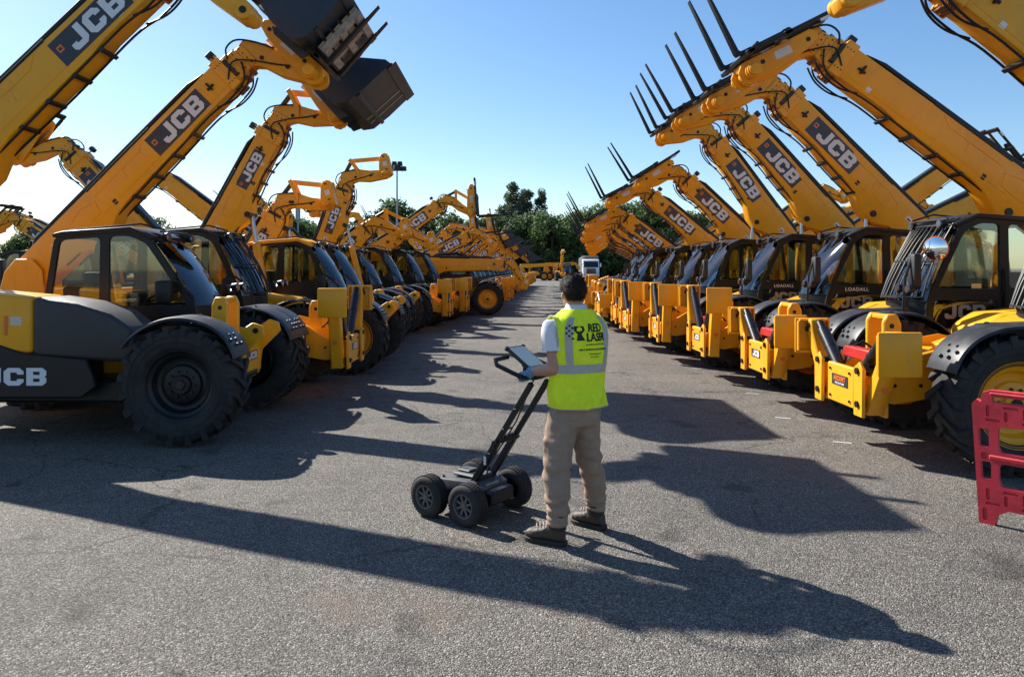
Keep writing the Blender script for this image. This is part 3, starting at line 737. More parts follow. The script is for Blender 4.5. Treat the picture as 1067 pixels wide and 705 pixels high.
def logo_mesh(side, w=1.05, style='letters'):
    h = w * .31
    mb = MB(DEC); t = .002
    mb.box(-w / 2, w / 2, -h / 2, h / 2, -t, t, .0)
    plate = mb.mesh('p')
    items = [(plate, Matrix())]
    if style == 'letters':
        items.append((block_letters(h * .78, .003, WHI), Matrix.Translation((w * .065, 0, .003)) @ Matrix.Diagonal((1.06, 1, 1, 1))))
        e = MB(ORA); e.box(-w * .455, -w * .385, -h * .02, h * .22, .001, .004); e.m(DEC); e.box(-w * .44, -w * .40, h * .05, h * .15, .003, .006)
        items.append((e.mesh('e'), Matrix()))
    elif style == 'word':
        items.append((text_mesh('ARDENT', h * .62, ORA, .03, .003), Matrix.Translation((0, h * .12, .003))))
        items.append((text_mesh('HIRE SOLUTIONS', h * .24, WHI, .02, .003), Matrix.Translation((0, -h * .3, .003))))
    return join_meshes(items, 'logo_plate')
LET = {}
def letters(h, mt): return cached(('let', h, mt.name), lambda: block_letters(h, .004, mt))
def telehandler(d):
    kind = d.get('kind', 'site'); agri = kind == 'agri'; near = d.get('near', 0)
    face = d['face']; rz = {1: 0.0, -1: math.pi}.get(face, R(face))
    cs = d.get('cs', -1 if face == 1 else 1)
    rimm = {'y': YEL, 'b': BLK}[d.get('rim', 'y')]
    root = thing('telehandler', d['label'], 'telehandler', (d['x'], d['y'], 0), rz + R(d.get('yaw', 0)), d['group'])
    zc = d.get('zc', 1.0)
    part('chassis', cached(('chassis', agri), lambda: chassis_mesh(agri)), root)
    tyre, rim = wheel_meshes(rimm)
    fm = cached('fender', fender_mesh)
    for x in (0, -2.75):
        for sg in (-1, 1):
            a = random.Random(hash((round(d['x'] * 10), round(d['y'] * 10), x, sg)) % 9999).random() * 6.28
            w = part('wheel', rim, root, (x, sg * .965, .63), (0, a, 0 if sg < 0 else math.pi))
            part('tyre', tyre, w)
        for sg in (-1, 1):
            part('mudguard', fm, root, (x, sg * .945, .60), (0, 0 if x == 0 else R(-24), 0), (1, -1 if sg > 0 else 1, 1))
    # front frame
    short = agri or not d.get('stab')
    ff = part('front_frame', cached(('ff', short), lambda: axle_front_frame(short)), root)
    pl = d.get('plate')
    if pl:
        me = cached(('plate', pl), lambda: logo_mesh(1, .34 if pl == 'letters' else .36, pl))
        part('name_plate', me, ff, M=front_matrix(.3935 if short else 1.064, -.12 if short else 0, .82 if short else .68))
    tpx, tpz = d.get('px', -3.4), d.get('pz', 2.2)
    def tower():
        mb = MB(YEL)
        for y in (BY - .235, BY + .2): mb.prism([(tpx - .5, .8), (tpx + .75, .8), (tpx + .72, 1.1), (tpx + .28, tpz - .35), (tpx + .24, tpz + .08), (tpx + .1, tpz + .24), (tpx - .14, tpz + .24), (tpx - .3, tpz + .05), (tpx - .42, 1.3)], y, y + .035, .012)
        return mb.mesh('boom_tower')
    part('boom_tower', cached(('tower', tpx, tpz), tower), root)
    if cs > 0 and d['y'] < 20:
        def cowl():
            mb = MB(YEL); mb.prism([(.25, 1.02), (-.58, 1.28), (-.62, 1.36), (-.52, 1.37), (.28, 1.09)], .24, .62, .012); return mb.mesh('cowl')
        part('cowl', cached('cowl', cowl), root)
        def box_():
            mb = MB(PLA); mb.prism([(-.46, 1.31), (-.44, 1.335), (.10, 1.315), (.12, 1.29), (.0, 1.07), (-.34, 1.07)], .66, 1.0, .012); return mb.mesh('battery_box')
        part('battery_box', cached('bbox', box_), root)
    part('boom_cradle', cached(('cradle', agri), lambda: cradle_mesh(1.50 if agri else 1.36)), root, (-.12 if short else .35, 0, 0))
    top = d.get('stab')
    if top:
        for sg in (-1, 1):
            lg = part('stabiliser_leg', cached(('leg', top), lambda: leg_mesh(top)), root, scale=(1, sg, 1))
            part('foot_pad', cached(('pad', top), lambda: pad_mesh(top)), lg)
            part('ram', cached(('ram', top), lambda: ram_mesh(top)), lg)
    if d.get('redbar'):
        mb = MB(REDC); mb.prismx([(-.30, .90), (.30, .90), (.30, .98), (.26, 1.01), (-.26, 1.01), (-.30, .98)], .78, .9, .01)
        part('ram_lock', cached('redbar', lambda: mb.mesh('ram_lock')), root, (.0, 0, 0))
    # cab
    roof = YEL if d.get('yroof') else BLK
    fx = -.20 if agri else -.36
    cx_ = -.17 if agri else -.30
    cab = part('cab', cached(('cab', zc, roof.name, fx), lambda: cab_mesh(zc, roof, fx)), root, (cx_, 0, 0))
    for i, (nm, poly, y) in enumerate(cab_panes(zc, fx)):
        def pane():
            mb = MB(GLASS); mb.prism(poly, y, y + .006); return mb.mesh(nm)
        part(nm, cached(('pane', zc, i, fx), pane), cab)
    part('windscreen', cached(('wind', zc, fx), lambda: windscreen_mesh(zc, fx)), cab)
    part('seat', cached('seat', seat_mesh), cab); part('steering_wheel', cached('steer', steering_mesh), cab)
    if d.get('guard'): part('screen_guard', cached(('guard', zc, fx), lambda: guard_mesh(zc, fx)), cab)
    if d['y'] < 40:
        for k, (y, arm) in enumerate(((Y1 - .14, (-.72, Y1 - .14, 2.32 * 1)), (Y0 + .14, (-.72, Y0 + .14, 2.32)))):
            zz = 1 + 1.36 * zc
            part('work_lamp', cached(('lamp', zc, k), lambda: head_lamp(-.58, y, zz - .02, (-.8, y, zz + .02))), cab)
    if near or cs > 0:
        for k, y in enumerate((1.0, 1.24)):
            part('headlamp', cached(('hl', k), lambda: head_lamp(-.02, y, 1.58, (-.12, 1.02, 1.50))), cab)
    if cs > 0 and d['y'] < 30:
        part('side_mirror', cached('mir', lambda: mirror_arm(2.02)), root, (-.34, 0, 0))
        if d.get('rmirror'): part('round_mirror', cached('rmir', lambda: round_mirror(2.06)), cab)
        part('step', cached('step', side_step_mesh), root)
        if d.get('door'): part('door_lettering', letters(.17, PALE2), cab, M=side_matrix(-.82, Y1 - .013, 1.30, 1))
        if d.get('strip'): part('door_strip', cached('loadall', lambda: text_mesh('LOADALL', .075, WHI, .02, .003, 0, 1.15)), cab, M=side_matrix(-.82, Y1 + .004, 1 + .50 * zc, 1))
    elif d['y'] < 30:
        part('side_mirror', cached('hr', handrail_mesh), cab)
    if d.get('paper'):
        mb = MB(PAPER); mb.box(-1.02, -.90, Y1 - .018, Y1 - .015, 1.46, 1.64); part('notice', mb.mesh('notice'), cab)
    ec = part('engine_cover', cached(('ec', agri), lambda: engine_cover_mesh('agri' if agri else 'site')), root)
    if agri: part('side_lettering', letters(.18, WHI), ec, M=side_matrix(-1.68, -1.1285, .72, -1) @ Matrix.Diagonal((1.25, 1, 1, 1)))
    elif cs < 0 and d['y'] < 25: part('side_lettering', letters(.12, WHI), ec, M=side_matrix(-1.2, -1.0885, .66, -1))
    # boom
    L, ang, px, pz = d['L'], R(d['ang']), d.get('px', -3.4), d.get('pz', 2.2)
    rot = (0, -ang, 0)
    Lk = round(L, 2)
    bm_ = part('boom', cached(('boom', Lk), lambda: boom_mesh(Lk, agri)), root, (px, BY, pz), rot)
    if d['y'] < 45: part('hydraulic_hose', cached(('hose', Lk), lambda: hose_mesh(Lk)), bm_)
    lg = d.get('logo', 'letters')
    if lg:
        w = d.get('lw', 1.05)
        u = L - .42 - w / 2 - (.12 if L > 3 else -.02)
        if d.get('lu'): u = d['lu']
        me = cached(('logo', lg, w), lambda: logo_mesh(1, w, lg))
        part('name_panel', me, bm_, M=side_matrix(u, cs * .1785, .0, cs))
    hk = d.get('head', 'neck')
    ext, pv = cached(('ext', hk), lambda: extension_mesh(hk == 'link'))
    part('boom_extension', ext, root, (px + L * math.cos(ang), BY, pz + L * math.sin(ang)), (0, -ang + R(d.get('drop', 0)), 0))
    def B(u, v): return (px + u * math.cos(ang) - v * math.sin(ang), pz + u * math.sin(ang) + v * math.cos(ang))
    a = (px + 1.15, 1.02); b = B(1.1, -.36)
    part('lift_ram', cached(('lr', Lk, round(d['ang']), px, pz), lambda: lift_ram_mesh((a[0], BY, a[1]), (b[0], BY, b[1]))), root)
    P = B(L + pv[0], pv[1]); tilt = R(d.get('tilt', 58)); trot = (0, -tilt, 0)
    tool = d.get('tool', 'forks')
    if tool == 'none': return root, None
    part('attachment_hanger', cached('hanger', hanger_mesh), root, (P[0], BY, P[1]), trot, (1, 1, .5) if tool == 'bare' else None)
    if tool == 'forks':
        c = part('fork_carriage', cached('carriage', carriage_mesh), root, (P[0], BY, P[1]), trot)
        for y in (-.34, .34): part('fork', cached('fork', fork_mesh), c, (0, y, 0))
    elif tool == 'bucket':
        part('bucket', cached('bucket', bucket_mesh), root, (P[0] + .05, BY, P[1] - .12), trot, (1.1, 1.05, 1.1))
    M = root.matrix_basis @ Matrix.Translation((P[0], BY, P[1])) @ Matrix.Rotation(-tilt, 4, 'Y')
    return root, M
# ------------------------------------------------------------------ setting
mb = MB(ASPH); mb.add([(-900, -500, 0), (900, -500, 0), (900, 1500, 0), (-900, 1500, 0)], [(0, 1, 2, 3)])
g = link(bpy.data.objects.new('ground', mb.mesh('ground'))); tag(g, 'worn grey asphalt of the machine yard', 'yard', kind='structure')
for i, (x, y, a) in enumerate([(3.46, 7.74, -25), (3.5, 10.75, -20), (3.3, 9.0, -30), (3.35, 13.4, -24)]):
    mb = MB(WHI); mb.box(-.09, .09, -.014, .014, .003, .005)
    o = link(bpy.data.objects.new('bay_marking', mb.mesh('bay_marking'))); o.location = (x, y, 0); o.rotation_euler = (0, 0, R(a)); o['kind'] = 'structure'
# ------------------------------------------------------------------ the rows of machines
ORD = 'first second third fourth fifth sixth seventh eighth ninth tenth eleventh twelfth thirteenth fourteenth fifteenth sixteenth seventeenth eighteenth nineteenth twentieth'.split()
GR, GL, GB, GC, GF = ('telehandlers in the row behind the red barrier', 'telehandlers in the row beyond the survey cart',
              'telehandlers in the row backing onto the cart side', 'telehandlers in the row backing onto the barrier side', 'telehandlers at the far end of the yard')
def place(d):
    """tip: world x and height of the end of the outer boom"""
    f = d['face']; px = d.setdefault('px', -3.4); pz = d.setdefault('pz', 2.2)
    if 'tip' in d:
        dx = f * (d['tip'][0] - d['x']) - px; dz = d['tip'][1] - pz
        d['L'] = math.hypot(dx, dz); d['ang'] = math.degrees(math.atan2(dz, dx))
    return telehandler(d)
HALF = 1.17
row_r = [
 dict(x=4.42, yn=6.4, tip=(4.62, 4.77), stab=1.25, plate='word', redbar=1, guard=1, lu=1.2, tool='none',
      label='telehandler at the front of its row, orange lettered plate, wheel behind the red barrier'),
 dict(x=4.35, yn=8.8, tip=(4.39, 4.67), stab=1.25, plate='letters', redbar=1, guard=1, rmirror=1, paper=1, lu=2.1, zc=1.02, logo=None, door=1,
      label='telehandler with round convex mirror, barred windscreen and a yellow notice in its cab'),
 dict(x=4.15, yn=11.2, door=1, strip=1, tip=(4.61, 4.62), px=-2.9, stab=1.52, plate='letters', redbar=1,
      label='telehandler with pale door lettering, third in the row behind the red barrier'),
 dict(x=3.9, yn=13.5, door=1, strip=1, tip=(4.59, 4.69), px=-2.9, stab=1.52, plate='letters', redbar=1,
      tilt=61, label='telehandler with steep boom and lettered door, fourth in the row behind the red barrier'),
 dict(x=3.65, yn=15.8, tip=(4.70, 4.69), px=-2.9, stab=1.52, plate='letters', redbar=1,
      tilt=64, label='telehandler with the steepest lettered boom, fifth in the row behind the red barrier'),
 dict(x=3.75, yn=18.2, tip=(4.58, 4.08), px=-2.8, stab=1.52, redbar=1,
      label='telehandler with a lower lettered boom, sixth in the row behind the red barrier'),
 dict(x=3.6, yn=20.6, tip=(4.12, 3.9), px=-2.9, pz=1.95, stab=1.1,
      label='telehandler with low foot pads, seventh in the row behind the red barrier'),
]
for i, (x, yn, tx, tz, st) in enumerate([(3.45, 23.0, 3.75, 3.40, 1.1), (3.6, 25.4, 3.90, 3.32, 1.1), (3.8, 27.9, 4.05, 3.25, 1.1), (4.35, 30.4, 4.45, 3.16, 1.52), (4.75, 33, 4.75, 3.12, 1.1), (5.2, 35.8, 5.1, 3.1, 1.1), (5.65, 38.6, 5.4, 3.1, 1.1), (6.2, 42, 5.8, 3.1, 1.1)]):
    row_r.append(dict(x=x, yn=yn, tip=(tx, tz), px=-2.3, pz=1.9, stab=st, label='yellow telehandler with raised boom, %s in the row behind the red barrier' % ORD[7 + i]))
for k, d in enumerate(row_r):
    d.setdefault('yaw', (0, 0, .8, -1.2, 1.6, -1.0, .6)[k] if k < 7 else 1.5 * math.sin(k * 2.3))
    place(dict(d, y=d['yn'] + HALF, face=-1, group=GR, near=d['yn'] < 14, tilt=d.get('tilt', 58 + (d['yn'] % 3) * 2), yaw=d.get('yaw', 0), tool=d.get('tool', 'forks')))
row_l = [
 dict(x=-3.4, yn=7.5, kind='agri', rim='b', tip=(-4.12, 5.22), px=-3.75, pz=2.3, plate='letters', zc=.90, tool='none', drop=20, tilt=50, near=1, lu=3.3,
      label='telehandler with black bonnet and wheels, white lettering low on its side, no stabilisers'),
 dict(x=-3.4, yn=9.8, rim='b', tip=(-4.09, 4.68), px=-3.6, pz=1.72, stab=1.55, plate='letters', guard=1, tilt=48, near=1, lu=3.1, zc=.98,
      label='telehandler with barred windscreen holding up a bucket on a pallet with its forks'),
 dict(x=-2.76, yn=12.6, tip=(-4.40, 4.30), px=-2.89, pz=2.0, head='link', tool='bucket', tilt=42, lw=.74, yroof=1, zc=.95,
      label='telehandler with steep short boom holding up a big dark bucket'),
 dict(x=-3.0, yn=15.1, tip=(-5.15, 2.95), px=-2.75, pz=1.9, head='link', tool='bare', lw=.74, tilt=15, zc=.96,
      label='telehandler with empty tool head, fourth in the row beyond the survey cart'),
 dict(x=-3.05, yn=18.2, tip=(-4.38, 3.80), px=-1.95, pz=2.0, head='link', tool='bare', tilt=15, lw=.74, zc=.95,
      label='telehandler with short steep lettered boom and empty tool head'),
 dict(x=-2.9, yn=21.0, tip=(-4.35, 2.95), px=-2.7, pz=1.9, head='link', tool='bare', lw=.74, tilt=15, stab=1.5,
      label='telehandler with foot pads folded up, sixth in the row beyond the survey cart'),
 dict(x=-2.55, yn=23.4, tip=(-3.75, 2.85), px=-2.8, pz=1.9, tool='bare', logo=None, tilt=20, stab=1.5,
      label='telehandler with foot pads folded up, seventh in the row beyond the survey cart'),
 dict(x=-2.2, yn=25.8, tip=(-2.66, 4.07), px=-3.3, pz=2.0, head='link', tilt=4,
      label='telehandler with long lettered boom carrying level forks, eighth beyond the survey cart'),
 dict(x=-.95, yn=28.4, tip=(-.35, 1.95), px=-3.3, pz=2.0, tool='bare', logo=None, tilt=-15,
      label='telehandler pulled forward with its boom lowered level, ninth beyond the survey cart'),
 dict(x=-1.2, yn=31.2, tip=(-1.9, 3.2), px=-3.2, pz=1.9, stab=1.4, tilt=50, tool='bare', label='yellow telehandler with foot pads up, tenth in the row beyond the survey cart'),
 dict(x=-1.0, yn=34.0, tip=(-3.05, 3.5), px=-3.3, pz=2.0, tilt=8, stab=1.4, label='telehandler with short raised boom, eleventh in the row beyond the survey cart'),
 dict(x=-.9, yn=36.8, tip=(-2.3, 3.5), px=-2.6, pz=1.9, tilt=12, label='yellow telehandler with steep boom, twelfth in the row beyond the survey cart'),
]
for i in range(12):
    yn = 40 + i * 3.1
    row_l.append(dict(x=-.75 + i * .19, yn=yn, tip=(-2.0 + i * .22 + .3 * math.sin(i * 2.1), 3.5 + .25 * math.sin(i * 1.7) - i * .03), px=-3.2, pz=1.9, tilt=20 + 25 * math.sin(i * 1.3) ** 2,
                      tool=['forks', 'bare', 'bucket', 'forks'][i % 4], stab=1.4 if i % 3 else None,
                      label=('yellow telehandler, %s in the row beyond the survey cart' % ORD[12 + i]) if i < 8 else 'small yellow telehandler far along the row beyond the survey cart'))
MATS = {}
for k, d in enumerate(row_l):
    if k > 2: d.setdefault('yaw', 1.6 * math.sin(k * 1.9))
    MATS[k] = place(dict(d, y=d['yn'] + HALF, face=1, group=GL))
# the row behind, facing away from the lane
for i, (x, y, tx, tz, lg) in enumerate([(-10.7, 16, -9.5, 4.2, 'letters'), (-10.3, 22, -10.66, 4.66, None), (-10.6, 27, -9.9, 3.75, 'letters'), (-11.2, 31, -10.8, 3.6, 'letters'), (-12.3, 34.5, -11.6, 4.65, 'word'), (-11.6, 39, -9.4, 4.25, 'word'),
        (-11.0, 45, -9.3, 4.7, 'letters'), (-10.6, 50, -8.4, 4.5, 'letters'), (-11, 55, -9.8, 4.4, 'letters'), (-10, 60, -8.0, 4.6, 'letters'), (-10, 66, -9.0, 4.2, None), (-9.5, 72, -8.0, 4.4, None)]):
    place(dict(x=x, y=y, face=-1, tip=(tx, tz), px=-3.1, pz=2.1, logo=lg, tilt=40 + (i * 7) % 25, group=GB, lw=1.3 if lg == 'word' else 1.05, tool='forks' if i != 1 else 'bare',
               label='telehandler turned away, %s in the back row behind the cart side' % ORD[i]))
for i, (x, y, tx, tz) in enumerate([(-19.5, 28, -18.6, 3.5), (-20.5, 32, -21.2, 3.9), (-21, 36, -19.8, 3.4), (-20, 41, -21.4, 3.8), (-20, 46, -20.4, 3.6), (-21, 52, -21.2, 4.1), (-21, 58, -20.5, 4)]):
    place(dict(x=x, y=y, face=-1, tip=(tx, tz), px=-3.1, pz=2.0, tilt=48, group='telehandlers in the outermost row on the cart side',
               label='telehandler with raised boom, %s in the outermost row on the cart side' % ORD[i]))
# backing onto the barrier side, booms over the far edge
for i, y in enumerate([17.5, 21, 24.5, 28, 31, 34, 37, 40, 43, 46]):
    place(dict(x=12.4 + .2 * math.sin(i * 2), y=y, face=1, px=-3.3, pz=2.5, L=4.2, ang=26 + 9 * math.sin(i * 1.9), logo=None, tilt=40, tool='forks' if i % 2 else 'bare', group=GC,
               label='telehandler turned away, %s in the back row behind the barrier side' % ORD[i]))
for i, (x, y) in enumerate([(19.5, 25), (20, 29), (20.5, 33)]):
    place(dict(x=x - 6.5, y=y + 26, face=-1, px=-3.2, pz=2.2, tip=(x - 6.2, 4.2 - i * .15), tilt=50, group='telehandlers in the outermost row on the barrier side',
               label='telehandler with raised boom, %s in the outermost row on the barrier side' % ORD[i]))
place(dict(x=7.3, y=104, face=-90, L=2.6, ang=50, px=-2.9, pz=2.0, tool='bare', tilt=60, group=GF, logo=None, near=1, label='telehandler facing down the lane with boom upright, far end of the yard'))
place(dict(x=4.6, y=107, face=0, L=4.2, ang=3, px=-3.2, pz=2.1, tool='forks', tilt=0, group=GF, logo=None, label='telehandler parked across the far end of the lane with level boom'))
place(dict(x=8.3, y=110, face=0, L=4.0, ang=2, px=-3.2, pz=2.3, tool='bare', tilt=0, group=GF, logo=None, label='telehandler parked across the lane behind the one with upright boom'))
# bucket strapped to a pallet, carried on the second machine's forks
Mc = MATS[1][1]
mb = MB(WOOD)
for y in (-.55, -.05, .45): mb.box(.34, 1.10, y, y + .10, -.12, -.025, .004)
for k in range(5): mb.box(.34 + k * .161, .34 + k * .161 + .115, -.57, .57, -.022, .0, .003)
for k in range(3): mb.box(.34 + k * .322, .34 + k * .322 + .115, -.57, .57, -.143, -.123, .003)
pal = link(bpy.data.objects.new('pallet', mb.mesh('pallet'))); pal.matrix_world = Mc @ Matrix.Translation((0, 0, .02)); tag(pal, 'weathered timber pallet carried high on forks under a strapped bucket', 'pallet')
bk = link(bpy.data.objects.new('spare_bucket', cached('bucket', bucket_mesh))); bk.matrix_world = Mc @ Matrix.Translation((-.02, 0, .20)) @ Matrix.Diagonal((.86, .86, .86, 1)); tag(bk, 'dark loader bucket sitting on a raised timber pallet', 'bucket')
# ------------------------------------------------------------------ person
PX, PY = .42, 5.06
person = thing('person', 'person from behind in yellow hi-vis vest, khaki trousers and boots, steering the cart', 'person', (PX, PY, 0))
yaw = R(24); cyw, syw = math.cos(yaw), math.sin(yaw)
def TW(x, y, z): return Vector((x * cyw - y * syw + .02, x * syw + y * cyw, z))
TR = [(.86, .190, .140), (.95, .192, .138), (1.05, .184, .128), (1.15, .184, .124), (1.27, .202, .126), (1.37, .214, .126), (1.435, .208, .116), (1.485, .168, .098), (1.525, .112, .082), (1.555, .074, .074)]
def ring(z):
    z = max(TR[0][0], min(TR[-1][0], z))
    for a, b in zip(TR, TR[1:]):
        if z <= b[0]:
            t = (z - a[0]) / (b[0] - a[0]); return a[1] + (b[1] - a[1]) * t, a[2] + (b[2] - a[2]) * t
    return TR[-1][1:]
def S(phi, z, off=0):
    rx, ry = ring(z); s_, c = math.sin(phi), math.cos(phi); e = .86
    wx = .012 * noise.noise(Vector((s_ * 2.2, c * 2.2 + 5, z * 5.5))) + .008 * noise.noise(Vector((s_ * 5 + 3, c * 5, z * 13)))
    lowz = max(0, min(1, (1.2 - z) / .3)); wx += lowz * .009 * math.sin(z * 40 + 3.5 * noise.noise(Vector((s_ * 2, c * 2, z * 3))) + phi * 1.3)
    wx *= min(1, max(.15, (1.5 - z) / .1))
    x = (rx + wx + off) * math.copysign(abs(s_) ** e, s_); y = -(ry + wx + off) * math.copysign(abs(c) ** e, c)
    return TW(x, y - .01, z)
# body under the clothes
mb = MB(SKIN)
rings = []
for z in [.80, .9, 1.0, 1.1, 1.2, 1.3, 1.4, 1.45, 1.5, 1.54]:
    rx, ry = ring(z); rings.append([TW((rx - .03) * math.sin(t), -(ry - .03) * math.cos(t), z) for t in [2 * math.pi * i / 24 for i in range(24)]])
mb.loft(rings)
chain(mb, [(.02, -.0, 1.46, .068), (.015, .015, 1.54, .060), (.01, .03, 1.62, .057)])
hy = R(20); Hm = Matrix.Translation((.0, .03, 0)) @ Matrix.Rotation(hy, 4, 'Z')
def H(x, y, z): return Hm @ Vector((x, y, z))
ell(mb, H(0, -.005, 1.675), .076, .094, .10, M=Matrix.Rotation(hy, 4, 'Z')); ell(mb, H(0, .035, 1.605), .055, .060, .068, M=Matrix.Rotation(hy, 4, 'Z'))
chain(mb, [tuple(H(0, .088, 1.675)) + (.011,), tuple(H(0, .108, 1.638)) + (.016,)])
ell(mb, H(0, .092, 1.60), .026, .012, .010); ell(mb, H(0, .088, 1.585), .022, .012, .009)
for sg in (-1, 1): ell(mb, H(sg * .080, -.005, 1.638), .011, .022, .033, M=Matrix.Rotation(hy + sg * .3, 4, 'Z'))
SHL, ELL_, WRL = (-.150, -.095, 1.425), (-.135, -.115, 1.155), (-.285, .035, 1.115)
SHR, ELR, WRR = (.165, .095, 1.425), (.20, .21, 1.17), (.07, .33, 1.09)
for s_, e, w in ((SHL, ELL_, WRL), (SHR, ELR, WRR)):
    mid = tuple((a + b) / 2 for a, b in zip(s_, e)); fa = tuple(a * .72 + b * .28 for a, b in zip(e, w))
    chain(mb, [s_ + (.058,), mid + (.051,), e + (.044,), fa + (.046,), w + (.030,)])
chain(mb, [(-.06, -.04, .86, .09), (-.12, -.11, .49, .055), (-.135, -.165, .12, .04)]); chain(mb, [(.08, .04, .86, .09), (.10, .06, .49, .055), (.165, .13, .12, .04)])
body = part('body', remesh(mb, .009, 5, .5, SKIN, 'body'), person)
for sg in (-1, 1):
    mb = MB(WHI); ell(mb, H(sg * .031, .083, 1.672), .012, .008, .008, 12); mb.m(INK); part('eye', mb.mesh('eye'), person)
# hair
t = bmesh.new(); bmesh.ops.create_uvsphere(t, u_segments=64, v_segments=40, radius=1)
bmesh.ops.delete(t, geom=[v for v in t.verts if (v.co.y > .40 and v.co.z < .38) or v.co.z < -.62 - .12 * max(0, -v.co.y) or (abs(v.co.x) > .74 and v.co.z < -.08 and v.co.y > -.2)], context='VERTS')
for v in t.verts:
    n_ = noise.noise(v.co * 3) * .035 + noise.noise(v.co * 11) * .03
    k = 1.0 + n_ - (.05 if v.co.z < -.3 else 0) + .03 * max(0, v.co.z)
    v.co = H(v.co.x * .0875 * k, v.co.y * .106 * k - .006, 1.678 + v.co.z * .106 * k)
t.normal_update(); rh = random.Random(2); pv_ = [(v.co.copy(), v.normal.copy()) for v in t.verts]
crown_pt = H(.01, -.03, 1.79)
for _ in range(5200):                                           # short cropped strands lying over the scalp
    p, n_ = rh.choice(pv_); fl = (p - crown_pt); fl = (fl - n_ * fl.dot(n_)).normalized() if fl.length > .01 else n_.orthogonal()
    p = p + Vector((rh.gauss(0, .003), rh.gauss(0, .003), rh.gauss(0, .003))) - n_ * .002
    d = (fl * rh.uniform(.4, 1) + n_ * rh.uniform(.25, .7) + Vector((rh.gauss(0, .25), rh.gauss(0, .25), rh.gauss(0, .2)))).normalized() * rh.uniform(.009, .022); sdv = d.cross(n_).normalized() * .0011
    t.faces.new([t.verts.new(p - sdv), t.verts.new(p + sdv), t.verts.new(p + d * .6 + sdv * .7 + n_ * .001), t.verts.new(p + d)])
hm = bpy.data.meshes.new('hair'); t.to_mesh(hm); t.free(); hm.materials.append(HAIR); hm.shade_smooth()
part('hair', hm, person)
# t-shirt: two sleeves and the collar
mb = MB(TSH)
for s_, e, outd in ((SHL, ELL_, (-.86, -.4)), (SHR, ELR, (.86, .4))):
    s_, e = Vector(s_), Vector(e); d = (e - s_); a = Vector((outd[0], outd[1], 0)); a = (a - d.normalized() * a.dot(d.normalized())).normalized(); b = d.normalized().cross(a)
    rings = []
    for k, (t_, r) in enumerate([(-.22, .035), (-.16, .058), (-.05, .071), (.1, .078), (.2, .078), (.35, .077), (.48, .078), (.55, .078), (.55, .068), (.35, .064)]):
        rings.append([s_ + d * t_ + (a * math.cos(q) + b * math.sin(q)) * (r + (.004 * noise.noise(Vector((math.cos(q) * 2, math.sin(q) * 2, t_ * 9 + k * .1))) if k > 1 else 0)) for q in [2 * math.pi * i / 28 for i in range(28)]])
    mb.loft(rings)
rings = []
for z, r in ((1.50, .10), (1.54, .083), (1.568, .071), (1.585, .067), (1.583, .061), (1.55, .06)):
    rings.append([Vector((.02 + r * 1.02 * math.sin(q), .012 + (z - 1.54) * .35 - r * math.cos(q), z - .006 * math.cos(q))) for q in [2 * math.pi * i / 32 for i in range(32)]])
mb.loft(rings, cap=False)
part('shirt', mb.mesh('shirt', 60), person)
# vest
mb = MB(HVIS); rings = []; zs = [.888 + (1.552 - .888) * i / 60 for i in range(61)]
nph = 96
for z in [zs[0] + .004]: rings.append([S(2 * math.pi * i / nph, z, .006) for i in range(nph)])
for z in zs: rings.append([S(2 * math.pi * i / nph, z + (.003 * math.sin(i * .31) if z < .90 else 0), .016) for i in range(nph)])
mb.loft(rings, cap=False)
# armhole flanges standing off the shoulders
for s_, e, outd in ((SHL, ELL_, (-.90, -.40)), (SHR, ELR, (.90, .40))):
    s_, e = Vector(s_), Vector(e); o_ = Vector((outd[0], outd[1], 0)).normalized(); f_ = Vector((-o_.y, o_.x, 0)); rr = []
    c0 = s_ + Vector((0, 0, -.055)) - o_ * .02
    for k, (off, ra, rb) in enumerate([(-.06, .085, .135), (0, .092, .138), (.028, .099, .142), (.030, .096, .138), (0, .088, .133)]):
        rr.append([c0 + o_ * (off * (1 if q < math.pi else .75)) + f_ * math.cos(q) * ra + Vector((0, 0, 1)) * math.sin(q) * rb for q in [2 * math.pi * i / 36 for i in range(36)]])
    mb.loft(rr, cap=False)
vest = part('vest', mb.mesh('vest', 60), person)
for s_, e, outd in ((SHL, ELL_, (-.90, -.40)), (SHR, ELR, (.90, .40))):
    s_ = Vector(s_); o_ = Vector((outd[0], outd[1], 0)).normalized(); f_ = Vector((-o_.y, o_.x, 0)); c0 = s_ + Vector((0, 0, -.055)) - o_ * .02
    mb = MB(REFL); mb.tube([c0 + o_ * .030 * (1 if q < math.pi else .75) + f_ * math.cos(q) * .098 + Vector((0, 0, 1)) * math.sin(q) * .141 for q in [2 * math.pi * i / 36 for i in range(37)]], .0042, 5); part('edge_binding', mb.mesh('edge_binding'), vest)
mb = MB(REFL); mb.tube([S(2 * math.pi * i / 96, .891, .0175) for i in range(97)], .0035, 5)
part('edge_binding', mb.mesh('edge_binding'), vest)
mb = MB(REFL)
def patch(p0, p1, z0, z1, nphi, nz, fn=None):
    V = []; F = []
    for j in range(nz + 1):
        z = z0 + (z1 - z0) * j / nz
        for i in range(nphi + 1):
            ph = p0 + (p1 - p0) * i / nphi + (fn(z) if fn else 0); V.append(S(ph, z, .0185))
    n = nphi + 1
    for j in range(nz):
        for i in range(nphi): F.append((j * n + i, j * n + i + 1, (j + 1) * n + i + 1, (j + 1) * n + i))
    mb.add(V, F)
patch(0, 2 * math.pi, 1.128, 1.186, 96, 4)
spread_ = lambda z: max(0, (z - 1.36)) * .9
patch(-.70, -.43, 1.186, 1.50, 6, 30, lambda z: .22 * max(0, z - 1.33) / .17 * .2); patch(.62, .88, 1.186, 1.50, 6, 30, lambda z: -.2 * max(0, z - 1.33) / .17 * .2)
